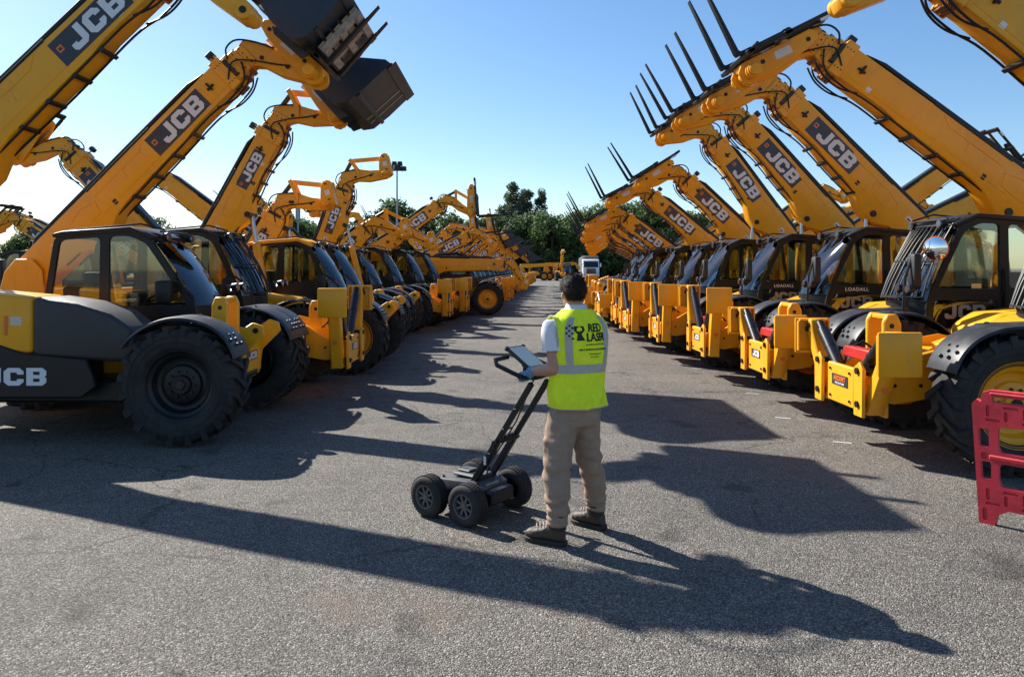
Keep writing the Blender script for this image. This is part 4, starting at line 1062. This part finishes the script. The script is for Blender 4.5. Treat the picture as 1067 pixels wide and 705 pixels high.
patch(-2.6, -2.35, 1.186, 1.50, 5, 24); patch(2.35, 2.6, 1.186, 1.50, 5, 24)
part('reflective_tape', mb.mesh('reflective_tape', 60), vest)
def on_back(me, cx, cz, off=.0205, sx=1):
    t = bmesh.new(); t.from_mesh(me); bmesh.ops.triangulate(t, faces=t.faces)
    for v in t.verts:
        base = S((v.co.x * sx + cx) / .175, v.co.z * 0 + v.co.y + cz, off + v.co.z); v.co = base
    out = bpy.data.meshes.new('print'); t.to_mesh(out); t.free(); out.materials.append(me.materials[0]); return out
items = []
tm = [(text_mesh('RED', .078, INK, .022, .0015), .043, 1.426, .54), (text_mesh('LASER', .078, INK, .022, .0015, 0, .95), .052, 1.364, .54)]
def tiny_line(w, h, n, sd):                                     # lines of print too small to read
    rr = random.Random(sd); k = MB(INK); x = -w / 2
    for _ in range(n):
        l = w / n * rr.uniform(.45, .85); k.add([(x, -h / 2, 0), (x + l, -h / 2, 0), (x + l, h / 2, 0), (x, h / 2, 0)], [(0, 1, 2, 3)]); x += w / n
    return k.mesh('print')
tm += [(tiny_line(.11, .008, 12, 1), .052, 1.318, 1), (tiny_line(.16, .010, 18, 2), .04, 1.285, 1), (tiny_line(.07, .007, 8, 3), .045, 1.255, 1), (tiny_line(.05, .007, 6, 4), .045, 1.236, 1)]
mk = MB(INK)
for (x, z) in [(-.095, .03), (-.078, .012), (-.095, -.004), (-.060, .03), (-.078, .045), (-.060, -.006), (-.078, -.022), (-.058, -.04)]: mk.add([(x, z, 0), (x + .013, z, 0), (x + .013, z + .013, 0), (x, z + .013, 0)], [(0, 1, 2, 3)])
mk.add([(-.045, .048, 0), (.005, .048, 0), (.012, .02, 0), (-.005, -.005, 0), (.012, -.048, 0), (-.03, -.048, 0), (-.024, -.005, 0), (-.045, .02, 0)], [(0, 1, 2, 3, 4, 5, 6, 7)])
mkm = mk.mesh('mark')
pr = [(on_back(m_, cx, cz, .0205, sx), Matrix()) for m_, cx, cz, sx in tm]
part('lettering', join_meshes(pr[:2], 'lettering'), vest); part('small_print', join_meshes(pr[2:], 'small_print'), vest)
part('printed_logo', on_back(mkm, -.020, 1.395), vest)
# trousers
mb = MB(TRO)
rings = []
for z, rx, ry in [(.76, .165, .13), (.82, .178, .138), (.90, .178, .130), (.97, .170, .122)]:
    rings.append([TW(rx * math.sin(q), -ry * math.cos(q) - .005, z) for q in [2 * math.pi * i / 28 for i in range(28)]])
mb.loft(rings)
chain(mb, [(-.075, -.045, .80, .112), (-.10, -.08, .66, .106), (-.125, -.12, .49, .092), (-.12, -.145, .36, .088), (-.115, -.16, .25, .076), (-.12, -.165, .185, .070), (-.12, -.165, .165, .060)])
chain(mb, [(.085, .035, .80, .110), (.085, .05, .66, .102), (.115, .07, .49, .088), (.15, .10, .36, .084), (.165, .12, .25, .074), (.17, .135, .185, .068), (.17, .135, .165, .058)])
mb.box(-.21, -.16, -.15, -.05, .52, .70, .02)
def tw(co):
    f = .009 * noise.noise(Vector((co.x * 8, co.y * 8, co.z * 17))) + .006 * math.sin(co.z * 62 + 5 * noise.noise(co * 7)) * (1 if co.z < .34 or .42 < co.z < .56 else .35)
    return f + (.008 * abs(math.sin(co.z * 95)) if co.z < .22 else 0)
part('trousers', remesh(mb, .009, 4, .5, TRO, 'trousers', tw), person)
# boots
for hx, hyy, tx, ty, ax, ay in ((-.07, -.19, -.325, -.065, -.12, -.165), (.225, .105, .02, .275, .17, .135)):
    h_, t_ = Vector((hx, hyy, 0)), Vector((tx, ty, 0)); d = (t_ - h_).normalized(); sd = Vector((-d.y, d.x, 0))
    mb = MB(BOOT)
    def RG(c, w, zt, zb=.02, k=18):
        c = Vector(c); return [c + sd * (w * math.cos(q)) + Vector((0, 0, zb + (zt - zb) * (.5 + .5 * math.sin(q)))) for q in [2 * math.pi * i / k for i in range(k)]]
    L_ = (t_ - h_).length
    mb.loft([RG(h_ + d * u * L_, w, z) for u, w, z in [(.0, .022, .07), (.04, .038, .12), (.2, .046, .15), (.42, .047, .135), (.62, .051, .105), (.8, .052, .092), (.93, .042, .08), (1.0, .02, .06)]])
    chain(mb, [tuple(h_ + d * .075 + Vector((0, 0, .09))) + (.052,), (ax, ay, .17, .060), (ax, ay, .205, .060)])
    bt = part('boot', remesh(mb, .007, 4, .5, BOOT, 'boot', lambda co: .003 * noise.noise(co * 40)), person)
    mb = MB(PLA); rings = []
    for z, r in ((.105, .060), (.14, .064), (.19, .066), (.215, .064), (.217, .056), (.15, .05)): rings.append([Vector((ax + r * math.cos(q), ay + r * math.sin(q), z)) for q in [2 * math.pi * i / 24 for i in range(24)]])
    mb.loft(rings, cap=False); part('collar', mb.mesh('collar'), bt)
    mb = MB(SOLE); o_ = []
    for u, w in [(-.03, .03), (.05, .045), (.25, .044), (.45, .042), (.68, .055), (.86, .052), (.98, .035), (1.03, .012)]: o_.append((u, w))
    pts = [h_ + d * u * L_ + sd * w for u, w in o_] + [h_ + d * u * L_ - sd * w for u, w in reversed(o_)]
    n = len(pts); mb.add([tuple(p) for p in pts] + [tuple(p + Vector((0, 0, .032))) for p in pts], [tuple(range(n)), tuple(range(2 * n - 1, n - 1, -1))] + [(i, (i + 1) % n, n + (i + 1) % n, n + i) for i in range(n)], .004)
    part('sole', mb.mesh('sole'), bt)
    mb = MB(PALE)
    for k in range(5):
        u = .34 + k * .085; zt = .148 - k * .008; c = h_ + d * u * L_
        mb.tube([c + sd * .028 + Vector((0, 0, zt - .012)), c + d * .01 + Vector((0, 0, zt + .004)), c - sd * .028 + Vector((0, 0, zt - .012)) + d * .012], .0035, 5)
    part('lace', mb.mesh('lace'), bt)
# ------------------------------------------------------------------ survey cart
CX, CY = -.30, 5.57
hd = Vector((-.80, .60, 0)); lt = Vector((-.60, -.80, 0)); up = Vector((0, 0, 1))
cart = thing('survey_cart', 'black four wheeled ground radar cart with tall push handle, in front of the person', 'survey cart', (CX, CY, 0), math.atan2(.60, -.80))
mb = MB(SCRATCH)
mb.prism([(-.20, .13), (.22, .13), (.26, .20), (.20, .255), (-.12, .275), (-.22, .24)], -.165, .165, .02, seg=2)
mb.box(-.14, .12, -.09, .09, .272, .30, .012); mb.m(BLK); mb.box(-.22, .24, -.19, .19, .085, .135, .015)
mb.box(-.30, -.16, -.13, .13, .12, .22, .015)
for x in (-.185, .185): mb.cyl((x, -.27, .15), (x, .27, .15), .018, n=10); mb.box(x - .03, x + .03, -.20, .20, .12, .19, .01)
mb.m(SCRATCH); mb.box(-.02, .10, -.055, .055, .30, .318, .008)
mb.m(STEEL)
for x in (-.16, .17):
    for y in (-.13, .13): mb.cyl((x, y, .25), (x, y, .272), .010, n=8)
mb.m(WHI); mb.box(-.18, -.12, .1655, .167, .17, .21); mb.m(BLK); mb.tube([(-.05, .05, .30), (-.12, .08, .33), (-.18, .05, .29)], .007)
part('deck', mb.mesh('deck'), cart)
def cart_wheel():
    mb = MB(TYR)
    mb.lathe([(.082, -.055), (.105, -.062), (.132, -.056), (.146, -.042), (.149, 0), (.146, .042), (.132, .056), (.105, .062), (.082, .055)], 44)
    for i in range(44):
        a = 2 * math.pi * i / 44
        for sg in (-1, 0, 1):
            b = a + (.07 if sg == 0 else 0); M = Matrix.Rotation(-b, 4, 'Y')
            mb.box(.144, .152, sg * .030 - .012, sg * .030 + .012, -.0065, .0065, .0, M)
    return mb.mesh('tyre')
def cart_rim():
    mb = MB(RIMG)
    mb.lathe([(.088, -.048), (.086, -.058), (.078, -.058), (.072, -.040), (.070, .03), (.088, .05)], 36)
    mb.cyl((0, -.02, 0), (0, -.05, 0), .026, .02, 16)
    for i in range(8):
        M = Matrix.Rotation(2 * math.pi * i / 8, 4, 'Y'); mb.box(.018, .075, -.046, -.032, -.009, .009, .002, M)
    mb.m(BLK); mb.cyl((0, -.012, 0), (0, -.02, 0), .072, n=28)
    return mb.mesh('rim')
cw, cr = cart_wheel(), cart_rim()
for x in (-.185, .185):
    for sg in (-1, 1):
        w = part('wheel', cr, cart, (x, sg * .27, .151), (0, .7 * x * 9, 0 if sg < 0 else math.pi)); part('tyre', cw, w)
# handle
hz, hx = 1.03, -.62
mb = MB(BLK)
for y in (-.10, .10):
    a, b = Vector((-.10, y, .26)), Vector((hx, y, hz)); d = b - a
    nx = Vector((d.z, 0, -d.x)).normalized()
    def bar(t0, t1, w, hgt):
        p, q = a + d * t0, a + d * t1; v = []
        for c in (p, q):
            for s1, s2 in ((-1, -1), (1, -1), (1, 1), (-1, 1)): v.append(c + Vector((0, s1 * w, 0)) + nx * s2 * hgt)
        mb.add(v, [(0, 1, 2, 3), (7, 6, 5, 4), (0, 4, 5, 1), (1, 5, 6, 2), (2, 6, 7, 3), (3, 7, 4, 0)], .004)
    bar(0, .40, .021, .023); bar(.38, 1.0, .016, .019)
    mb.m(STEEL); p = a + d * .39; mb.cyl(p - Vector((0, .035, 0)), p + Vector((0, .035, 0)), .016, n=12); mb.m(BLK)
p = Vector((-.10, 0, .26)) * .56 + Vector((hx, 0, hz)) * .44; mb.box(p.x - .02, p.x + .02, -.10, .10, p.z - .025, p.z + .025, .005)
mb.tube([p + Vector((-.03, .1, .02)), p + Vector((0, .05, 0)), p + Vector((0, 0, 0))], .010)
mb.m(WHI); q = Vector((-.10, .10, .26)).lerp(Vector((hx, .10, hz)), .23); mb.box(q.x - .012, q.x + .010, .1215, .123, q.z - .03, q.z + .03)
mb.m(PLA); mb.tube([Vector((-.16, .03, .29)), Vector((-.2, .045, .40)), Vector((-.35, .04, .60)), Vector((-.45, .05, .74)), Vector((hx + .02, .03, hz + .04))], .006, 6)
for t_ in (.3, .55, .75): q = Vector((-.10, .04, .26)).lerp(Vector((hx, .04, hz)), t_); mb.box(q.x - .012, q.x + .012, .03, .125, q.z - .006, q.z + .006, .002)
mb.m(STEEL)
for y in (-.13, .13): q = Vector((-.10, y, .26)).lerp(Vector((hx, y, hz)), .42); mb.cyl(q, q + Vector((0, math.copysign(.022, y), 0)), .02, .016, 8)
part('push_handle', mb.mesh('push_handle'), cart)
mb = MB(BLK)
GY = .155
mb.tube([(hx + .02, -.2, hz + .05), (hx + .02, -.05, hz + .03), (hx + .02, .05, hz + .03), (hx + .02, .22, hz + .06)], .017, 10)
mb.tube([(hx + .02, .21, hz + .06), (hx + .07, .235, hz + .085), (hx + .20, .235, hz + .125), (hx + .24, .20, hz + .155), (hx + .22, .08, hz + .165)], .016, 8)
mb.tube([(hx + .02, -.19, hz + .05), (hx + .07, -.215, hz + .085), (hx + .20, -.215, hz + .125), (hx + .24, -.18, hz + .155), (hx + .22, -.06, hz + .165)], .016, 8)
mb.box(hx - .01, hx + .12, -.05, .05, hz + .02, hz + .10, .01)
part('handlebar', mb.mesh('handlebar'), cart)
tb = Matrix.Translation((hx + .13, -.01, hz + .160)) @ Matrix.Rotation(R(-33), 4, 'Y')
mb = MB(PLA); mb.box(-.125, .125, -.105, .105, -.012, .012, .010, tb, 2)
for x in (-.125, .10):
    for y in (-.108, .082): mb.box(x, x + .026, y, y + .026, -.015, .018, .005, tb)
mb.tube([tb @ Vector((0, 0, -.01)), tb @ Vector((-.02, 0, -.05)), Vector((hx + .06, .0, hz + .06))], .022, 8)
tab = part('tablet', mb.mesh('tablet'), cart)
mb = MB(SCREEN); mb.box(-.108, .108, -.088, .088, .0125, .0138, 0, tb); part('screen', mb.mesh('screen'), tab)
# gloved hand closed on the handlebar (left) and the other hand
Wc = Matrix.Translation((CX, CY, 0)) @ Matrix.Rotation(math.atan2(.60, -.80), 4, 'Z')
pinv = Vector((PX, PY, 0))
def hand(G, wrist, sgn):
    mb = MB(GLOVE); G = Vector(G); wrist = Vector(wrist)
    palm = G - hd * .028 + up * .022
    chain(mb, [tuple(wrist) + (.037,), tuple(wrist.lerp(palm, .5)) + (.034,)])
    for i in range(4):
        o_ = lt * ((i - 1.5) * .0205); ln = (1.0, 1.08, 1.02, .82)[i] if sgn > 0 else (.82, 1.02, 1.08, 1.0)[i]
        k0 = G + o_ - hd * .022 + up * .028
        chain(mb, [tuple(wrist.lerp(k0, .45)) + (.019,), tuple(k0) + (.0135,)])
        chain(mb, [tuple(k0) + (.0118,), tuple(G + o_ + hd * .018 * ln + up * .031) + (.0105,), tuple(G + o_ + hd * .034 * ln + up * .004) + (.0098,), tuple(G + o_ + hd * .018 - up * .026 * ln) + (.0088,)])
    th = -sgn
    chain(mb, [tuple(wrist.lerp(palm, .4) - lt * sgn * .028) + (.016,), tuple(G - lt * sgn * .045 - hd * .018 - up * .004) + (.0125,), tuple(G - lt * sgn * .040 + hd * .014 - up * .024) + (.0105,)])
    return remesh(mb, .0042, 3, .5, GLOVE, 'glove', lambda co: .0012 * noise.noise(co * 90))
for y, w, sg in ((.155, WRL, 1), (-.15, WRR, -1)):
    G = Wc @ Vector((hx + .02, y, hz + .047)) - pinv
    part('glove', hand(G, w, sg), person)
# ------------------------------------------------------------------ barrier
def rrect(x0, x1, z0, z1, r=.012, k=3):
    out = []
    for cx, cz, a0 in ((x1 - r, z1 - r, 0), (x0 + r, z1 - r, 90), (x0 + r, z0 + r, 180), (x1 - r, z0 + r, 270)):
        for i in range(k + 1): a = R(a0 + 90 * i / k); out.append((cx + r * math.cos(a), cz + r * math.sin(a)))
    return out
outl = [(.03, 0), (.13, 0), (.15, .08), (.22, .125), (1.78, .125), (1.85, .08), (1.87, 0), (1.97, 0), (2.0, .86), (1.985, .90), (1.95, .875), (1.93, .95), (1.88, .97), (.12, .97), (.07, .95), (.06, .88), (.03, .895), (.0, .86)]
big = [rrect(.16, 1.84, .285, .455, .04), rrect(.16, .95, .53, .72, .04), rrect(1.05, 1.84, .53, .72, .04), rrect(.13, 1.87, .885, .925, .015), rrect(.05, .115, .33, .455), rrect(.04, .105, .56, .69), rrect(1.885, 1.95, .33, .455), rrect(1.895, 1.96, .56, .69)]
slots = []
for z0, z1 in ((.745, .865), (.145, .265)):
    x = .09 if z0 > .5 else .08; k = 0
    while x < 1.82:
        if k % 2 == 0: slots.append(rrect(x, x + .022, z0 + .035, z1 - .002)); slots.append(rrect(x - .005, x + .085, z0 + .002, z0 + .022, .008))
        else: slots.append(rrect(x, x + .022, z0 + .012, z1 - .035)); slots.append(rrect(x - .005, x + .085, z1 - .02, z1 - .001, .008))
        x += .112; k += 1
slots += [rrect(.055, .085, .03, .12), rrect(.055, .09, .47, .52), rrect(1.915, 1.945, .03, .12)]
front = flat_curve([outl] + big + slots, .011, RED); core = flat_curve([outl] + big, .018, RED)
RX = Matrix.Rotation(R(90), 4, 'X')
me = join_meshes([(core, RX), (front, Matrix.Translation((0, -.0143, 0)) @ RX), (front, Matrix.Translation((0, .0143, 0)) @ RX)], 'barrier_panel')
me2 = MB(RED); me2.box(.10, 1.90, -.028, .028, .468, .512, .012); me2.box(.11, 1.89, -.026, .026, .930, .962, .012)
rail = me2.mesh('rail')
bar_ = thing('safety_barrier', 'red plastic slotted safety barrier standing on the asphalt beside a large tyre', 'barrier', (3.36, 5.36, .0), R(-50.3))
bar_.rotation_euler = (R(3.5), 0, R(-50.3))
part('panel', me, bar_); part('rail', rail, bar_)
# ------------------------------------------------------------------ tipper truck
tk = thing('tipper_truck', 'white tipper truck facing the camera at the far end of the lane', 'truck', (12.0, 112, 0), R(-90))
mb = MB(WPAINT)
mb.prism([(-2.0, .95), (.02, .95), (.10, 1.5), (.06, 2.0), (-.18, 3.0), (-.5, 3.12), (-2.0, 3.18)], -1.22, 1.22, .09, seg=2)
mb.box(-.1, .14, -1.23, 1.23, .45, .95, .05)
part('cab', mb.mesh('cab'), tk)
mb = MB(TGL); mb.prism([(.075, 1.9), (.10, 1.9), (-.13, 2.80), (-.155, 2.80)], -1.08, 1.08, .0); part('windscreen', mb.mesh('windscreen'), tk)
mb = MB(BLK)
for k in range(5): mb.box(.08, .145, -.72, .72, .98 + k * .16, 1.10 + k * .16, .01)
mb.box(.1, .15, -.9, .9, .55, .72, .01); part('grille', mb.mesh('grille'), tk)
for sg in (-1, 1):
    mb = MB(LAMPG); mb.box(.12, .155, sg * .95 - .16, sg * .95 + .16, .62, .84, .02); part('headlight', mb.mesh('headlight'), tk)
    mb = MB(WPAINT); mb.box(-.15, .0, sg * 1.42 - .1, sg * 1.42 + .1, 1.95, 2.55, .03); mb.m(BLK); mb.tube([(-.1, sg * 1.2, 2.5), (-.08, sg * 1.42, 2.45)], .02); part('side_mirror', mb.mesh('side_mirror'), tk)
    for x in (-.9, -4.2, -5.6):
        mb = MB(TYR); mb.lathe([(.28, -.14), (.46, -.15), (.51, -.10), (.51, .10), (.46, .15), (.28, .14)], 28); mb.m(GREYM); mb.cyl((0, -.12, 0), (0, .12, 0), .285, n=22)
        part('wheel', mb.mesh('wheel'), tk, (x, sg * 1.05, .51))
mb = MB(GREYM); mb.prism([(-2.2, 1.2), (-7.2, 1.2), (-7.4, 3.3), (-2.15, 3.55), (-1.5, 3.7), (-1.5, 3.62), (-2.2, 3.3)], -1.26, 1.26, .03)
for k in range(6): mb.box(-2.6 - k * .85, -2.5 - k * .85, -1.30, 1.30, 1.25, 3.3, .01)
part('tipper_body', mb.mesh('tipper_body'), tk)
mb = MB(BLK); mb.box(-7.0, -.1, -.45, .45, .6, 1.15, .03); part('chassis', mb.mesh('chassis'), tk)
# ------------------------------------------------------------------ masts
lm = thing('lighting_mast', 'tall slim floodlight mast with a ring of lamps rising above the machines', 'floodlight mast', (-14.0, 90, 0))
mb = MB(GALV); mb.cyl((0, 0, 0), (0, 0, 14.4), .16, .09, 14); part('pole', mb.mesh('pole'), lm)
mb = MB(GALV); mb.box(-.9, .9, -.05, .05, 14.0, 14.12, .01); mb.box(-.05, .05, -.9, .9, 14.0, 14.12, .01); mb.box(-.4, .4, -.04, .04, 14.5, 14.58, .01); part('crossarm', mb.mesh('crossarm'), lm)
for x, y, z in ((-.85, 0, 13.8), (-.4, 0, 13.8), (.4, 0, 13.8), (.85, 0, 13.8), (0, -.8, 13.8), (-.35, 0, 14.4), (.35, 0, 14.4)):
    mb = MB(BLK); mb.prism([(-.26, .36), (.26, .36), (.32, -.16), (-.32, -.2)], -.22, .22, .02); part('floodlight', mb.mesh('floodlight'), lm, (x, y, z), (0, 0, random.random()))
tm_ = thing('aerial_mast', 'slender aerial mast with a fat grey top section above the trees', 'mast', (-36.5, 126, 0))
mb = MB(GALV); mb.cyl((0, 0, 0), (0, 0, 9.8), .22, .16, 14); part('pole', mb.mesh('pole'), tm_)
mb = MB(GALV); mb.cyl((0, 0, 9.8), (0, 0, 12.2), .42, .42, 18, .05); mb.cyl((0, 0, 12.2), (0, 0, 13.0), .06, .03, 8); part('aerial', mb.mesh('aerial'), tm_)
# ------------------------------------------------------------------ trees
def crown_mesh(seed, leaf, n, w, h0, h1, ls, shape):
    rnd = random.Random(seed); bm = bmesh.new(); cl = []
    nclump = 46 if shape != 'poplar' else 60
    for k in range(nclump):
        t = rnd.random(); z = h0 + (h1 - h0) * t
        prof = (math.sin(math.pi * min(1, .14 + t * .80)) ** .6) if shape == 'round' else (1.1 * math.sin(math.pi * min(1, .2 + t * .74)) ** .9)
        a = rnd.random() * 6.283; r = w * prof * (.35 + .65 * math.sqrt(rnd.random()))
        cl.append((Vector((r * math.cos(a), r * math.sin(a), z)), (rnd.uniform(.22, .38) if shape == 'round' else rnd.uniform(.28, .42)) * w * (1 if shape == 'round' else 1.2)))
    for _ in range(n):
        c, r = rnd.choice(cl); d = Vector((rnd.gauss(0, 1), rnd.gauss(0, 1), rnd.gauss(0, .8))).normalized() * r * rnd.uniform(.55, 1.12)
        p = c + d; nrm = (d.normalized() + Vector((rnd.gauss(0, .6), rnd.gauss(0, .6), rnd.gauss(.3, .6)))).normalized()
        a = nrm.orthogonal().normalized(); b = nrm.cross(a); s_ = ls * rnd.uniform(.6, 1.3); q = rnd.random() * 6.28
        e1 = (a * math.cos(q) + b * math.sin(q)) * s_; e2 = (b * math.cos(q) - a * math.sin(q)) * s_ * .62
        vs = [bm.verts.new(p + o_) for o_ in (-e1, -e1 * .2 - e2, e1, -e1 * .2 + e2)]; bm.faces.new(vs)
    me = bpy.data.meshes.new('crown'); bm.to_mesh(me); bm.free(); me.materials.append(leaf); return me
def trunk_mesh(seed, h, r, w, thin=False):
    rnd = random.Random(seed); mb = MB(BARK)
    mb.tube([(0, 0, 0), (.05, 0, h * .25), (-.04, .05, h * .55), (.03, 0, h * .9)], r, 8)
    for k in range(9 if not thin else 34):
        z = h * rnd.uniform(.25, .85); a = rnd.random() * 6.28; l = w * rnd.uniform(.6, 1)
        mb.tube([(0, 0, z), (l * .5 * math.cos(a), l * .5 * math.sin(a), z + l * .45), (l * math.cos(a), l * math.sin(a), z + l * rnd.uniform(.7, 1.2))], r * (.38 if not thin else .3), 5)
        if thin:
            for j in range(3):
                b = a + rnd.uniform(-.9, .9); s0 = Vector((l * .6 * math.cos(a), l * .6 * math.sin(a), z + l * .5)); mb.tube([s0, s0 + Vector((math.cos(b), math.sin(b), 1.2)) * l * .5], r * .15, 4)
    return mb.mesh('trunk')
PROT = {
 'broad': [(crown_mesh(11 + k, LEAF, 10500, 4.9, 1.2, 10.0, .27, 'round'), trunk_mesh(k, 8, .28, 3.4)) for k in range(4)],
 'poplar': [(crown_mesh(31 + k, LEAF2, 6500, 1.9, 2.0, 15.0, .21, 'poplar'), trunk_mesh(8 + k, 13, .25, 1.2)) for k in range(3)],
 'pale': [(crown_mesh(51, LEAF2, 1500, 3.0, 3.0, 9.0, .17, 'round'), trunk_mesh(20, 8, .2, 2.6, True))],
}
def tree(kind, k, x, y, s_, sz, label, group, rz):
    cr_, tr_ = PROT[kind][k % len(PROT[kind])]
    o = thing('tree', label, 'tree', (x, y, 0), rz, group)
    part('trunk', tr_, o, scale=(s_, s_, sz)); part('crown', cr_, o, scale=(s_, s_, sz))
rt = random.Random(5)
GT = 'dark green broadleaf trees closing the far end of the yard'
for i, (px, Y, top) in enumerate([(322, 135, 232), (345, 140, 236), (372, 138, 230), (398, 136, 226), (416, 132, 214), (440, 140, 228), (462, 138, 222), (484, 142, 232), (505, 140, 230), (522, 136, 226), (540, 134, 230), (557, 138, 227), (575, 132, 226), (593, 136, 229),
        (612, 140, 218), (630, 134, 214), (648, 140, 222), (664, 136, 212), (682, 132, 216), (700, 138, 220), (722, 136, 226), (746, 140, 224), (780, 138, 228), (820, 140, 230), (870, 142, 232), (930, 140, 234), (1000, 138, 236),
        (285, 128, 218), (262, 136, 232), (236, 140, 238), (205, 138, 242), (120, 140, 244), (75, 140, 246), (30, 140, 244)]):
    h = 1.83 + (279 - top) * Y / 770; sz = h / 10.6
    tree('broad', i, (px - 533) / 770 * Y, Y, max(.95, 1.05 * sz), sz, 'dark green leafy tree in the line closing the far end of the yard', GT, rt.random() * 6.28)
for i in range(26):
    tree('broad', i, -58 + i * 5.2, 146 + rt.uniform(-2, 4), .9, .62, 'dark green leafy tree in the line closing the far end of the yard', GT, rt.random() * 6.28)
for i, (px, Y, top, lb) in enumerate([(533, 150, 190, 'tallest pale poplar standing above the dark trees at the far end'), (549, 152, 196, 'pale poplar between a taller and a shorter one above the dark trees'), (563, 151, 197, 'slim dark pointed poplar at the end of the tall three')]):
    h = 1.83 + (279 - top) * Y / 770; sz = h / 15.6
    tree('poplar', i, (px - 533) / 770 * Y, Y, (1.45, 1.25, .95)[i], sz, lb, 'tall poplars above the tree line', i)
tree('pale', 0, (163 - 533) / 770 * 120, 120, 1.0, 1.06, 'sparse pale tree with bare twigs seen between two raised booms', None, 1)
# ------------------------------------------------------------------ light, sky, camera
EL, AZ = math.atan(1 / 1.26), math.atan2(.92, .86)              # sun behind the cart-side row
sd_ = Vector((-.92, .86, 1)).normalized()
sun = bpy.data.lights.new('sun', 'SUN'); sun.energy = SUN_E; sun.angle = R(.55); sun.color = (1, .945, .86)
so = link(bpy.data.objects.new('sun', sun)); so.rotation_euler = sd_.to_track_quat('Z', 'Y').to_euler(); so.location = (-40, 40, 50)
w = bpy.data.worlds.new('World'); scene.world = w; w.use_nodes = True
nt = w.node_tree; bg = nt.nodes['Background']; sk = nt.nodes.new('ShaderNodeTexSky'); sk.sky_type = 'NISHITA'
sk.sun_disc = False; sk.sun_elevation = EL; sk.sun_rotation = SKYROT; sk.altitude = 50; sk.air_density = 1.0; sk.dust_density = SKYDUST; sk.ozone_density = 3.0
hs_ = nt.nodes.new('ShaderNodeHueSaturation'); hs_.inputs['Saturation'].default_value = 1.15; nt.links.new(sk.outputs[0], hs_.inputs['Color']); nt.links.new(hs_.outputs[0], bg.inputs[0]); bg.inputs[1].default_value = SKY_S
cam = bpy.data.cameras.new('camera'); co = link(bpy.data.objects.new('camera', cam))
cam.sensor_width = 36; cam.lens = 36 * 770 / 1067; cam.shift_y = -73.5 / 1067; cam.clip_end = 3000; cam.clip_start = .05
co.location = (0, 0, 1.83); co.rotation_euler = (R(90), 0, 0)
scene.camera = co
scene.view_settings.view_transform = 'Standard'; scene.view_settings.look = 'None'; scene.view_settings.exposure = EXPO; scene.view_settings.gamma = 1
scene.render.engine = 'CYCLES'
cy = scene.cycles; cy.max_bounces = 6; cy.transparent_max_bounces = 16; cy.diffuse_bounces = 3; cy.glossy_bounces = 3; cy.caustics_reflective = False; cy.caustics_refractive = False
cy.use_denoising = True
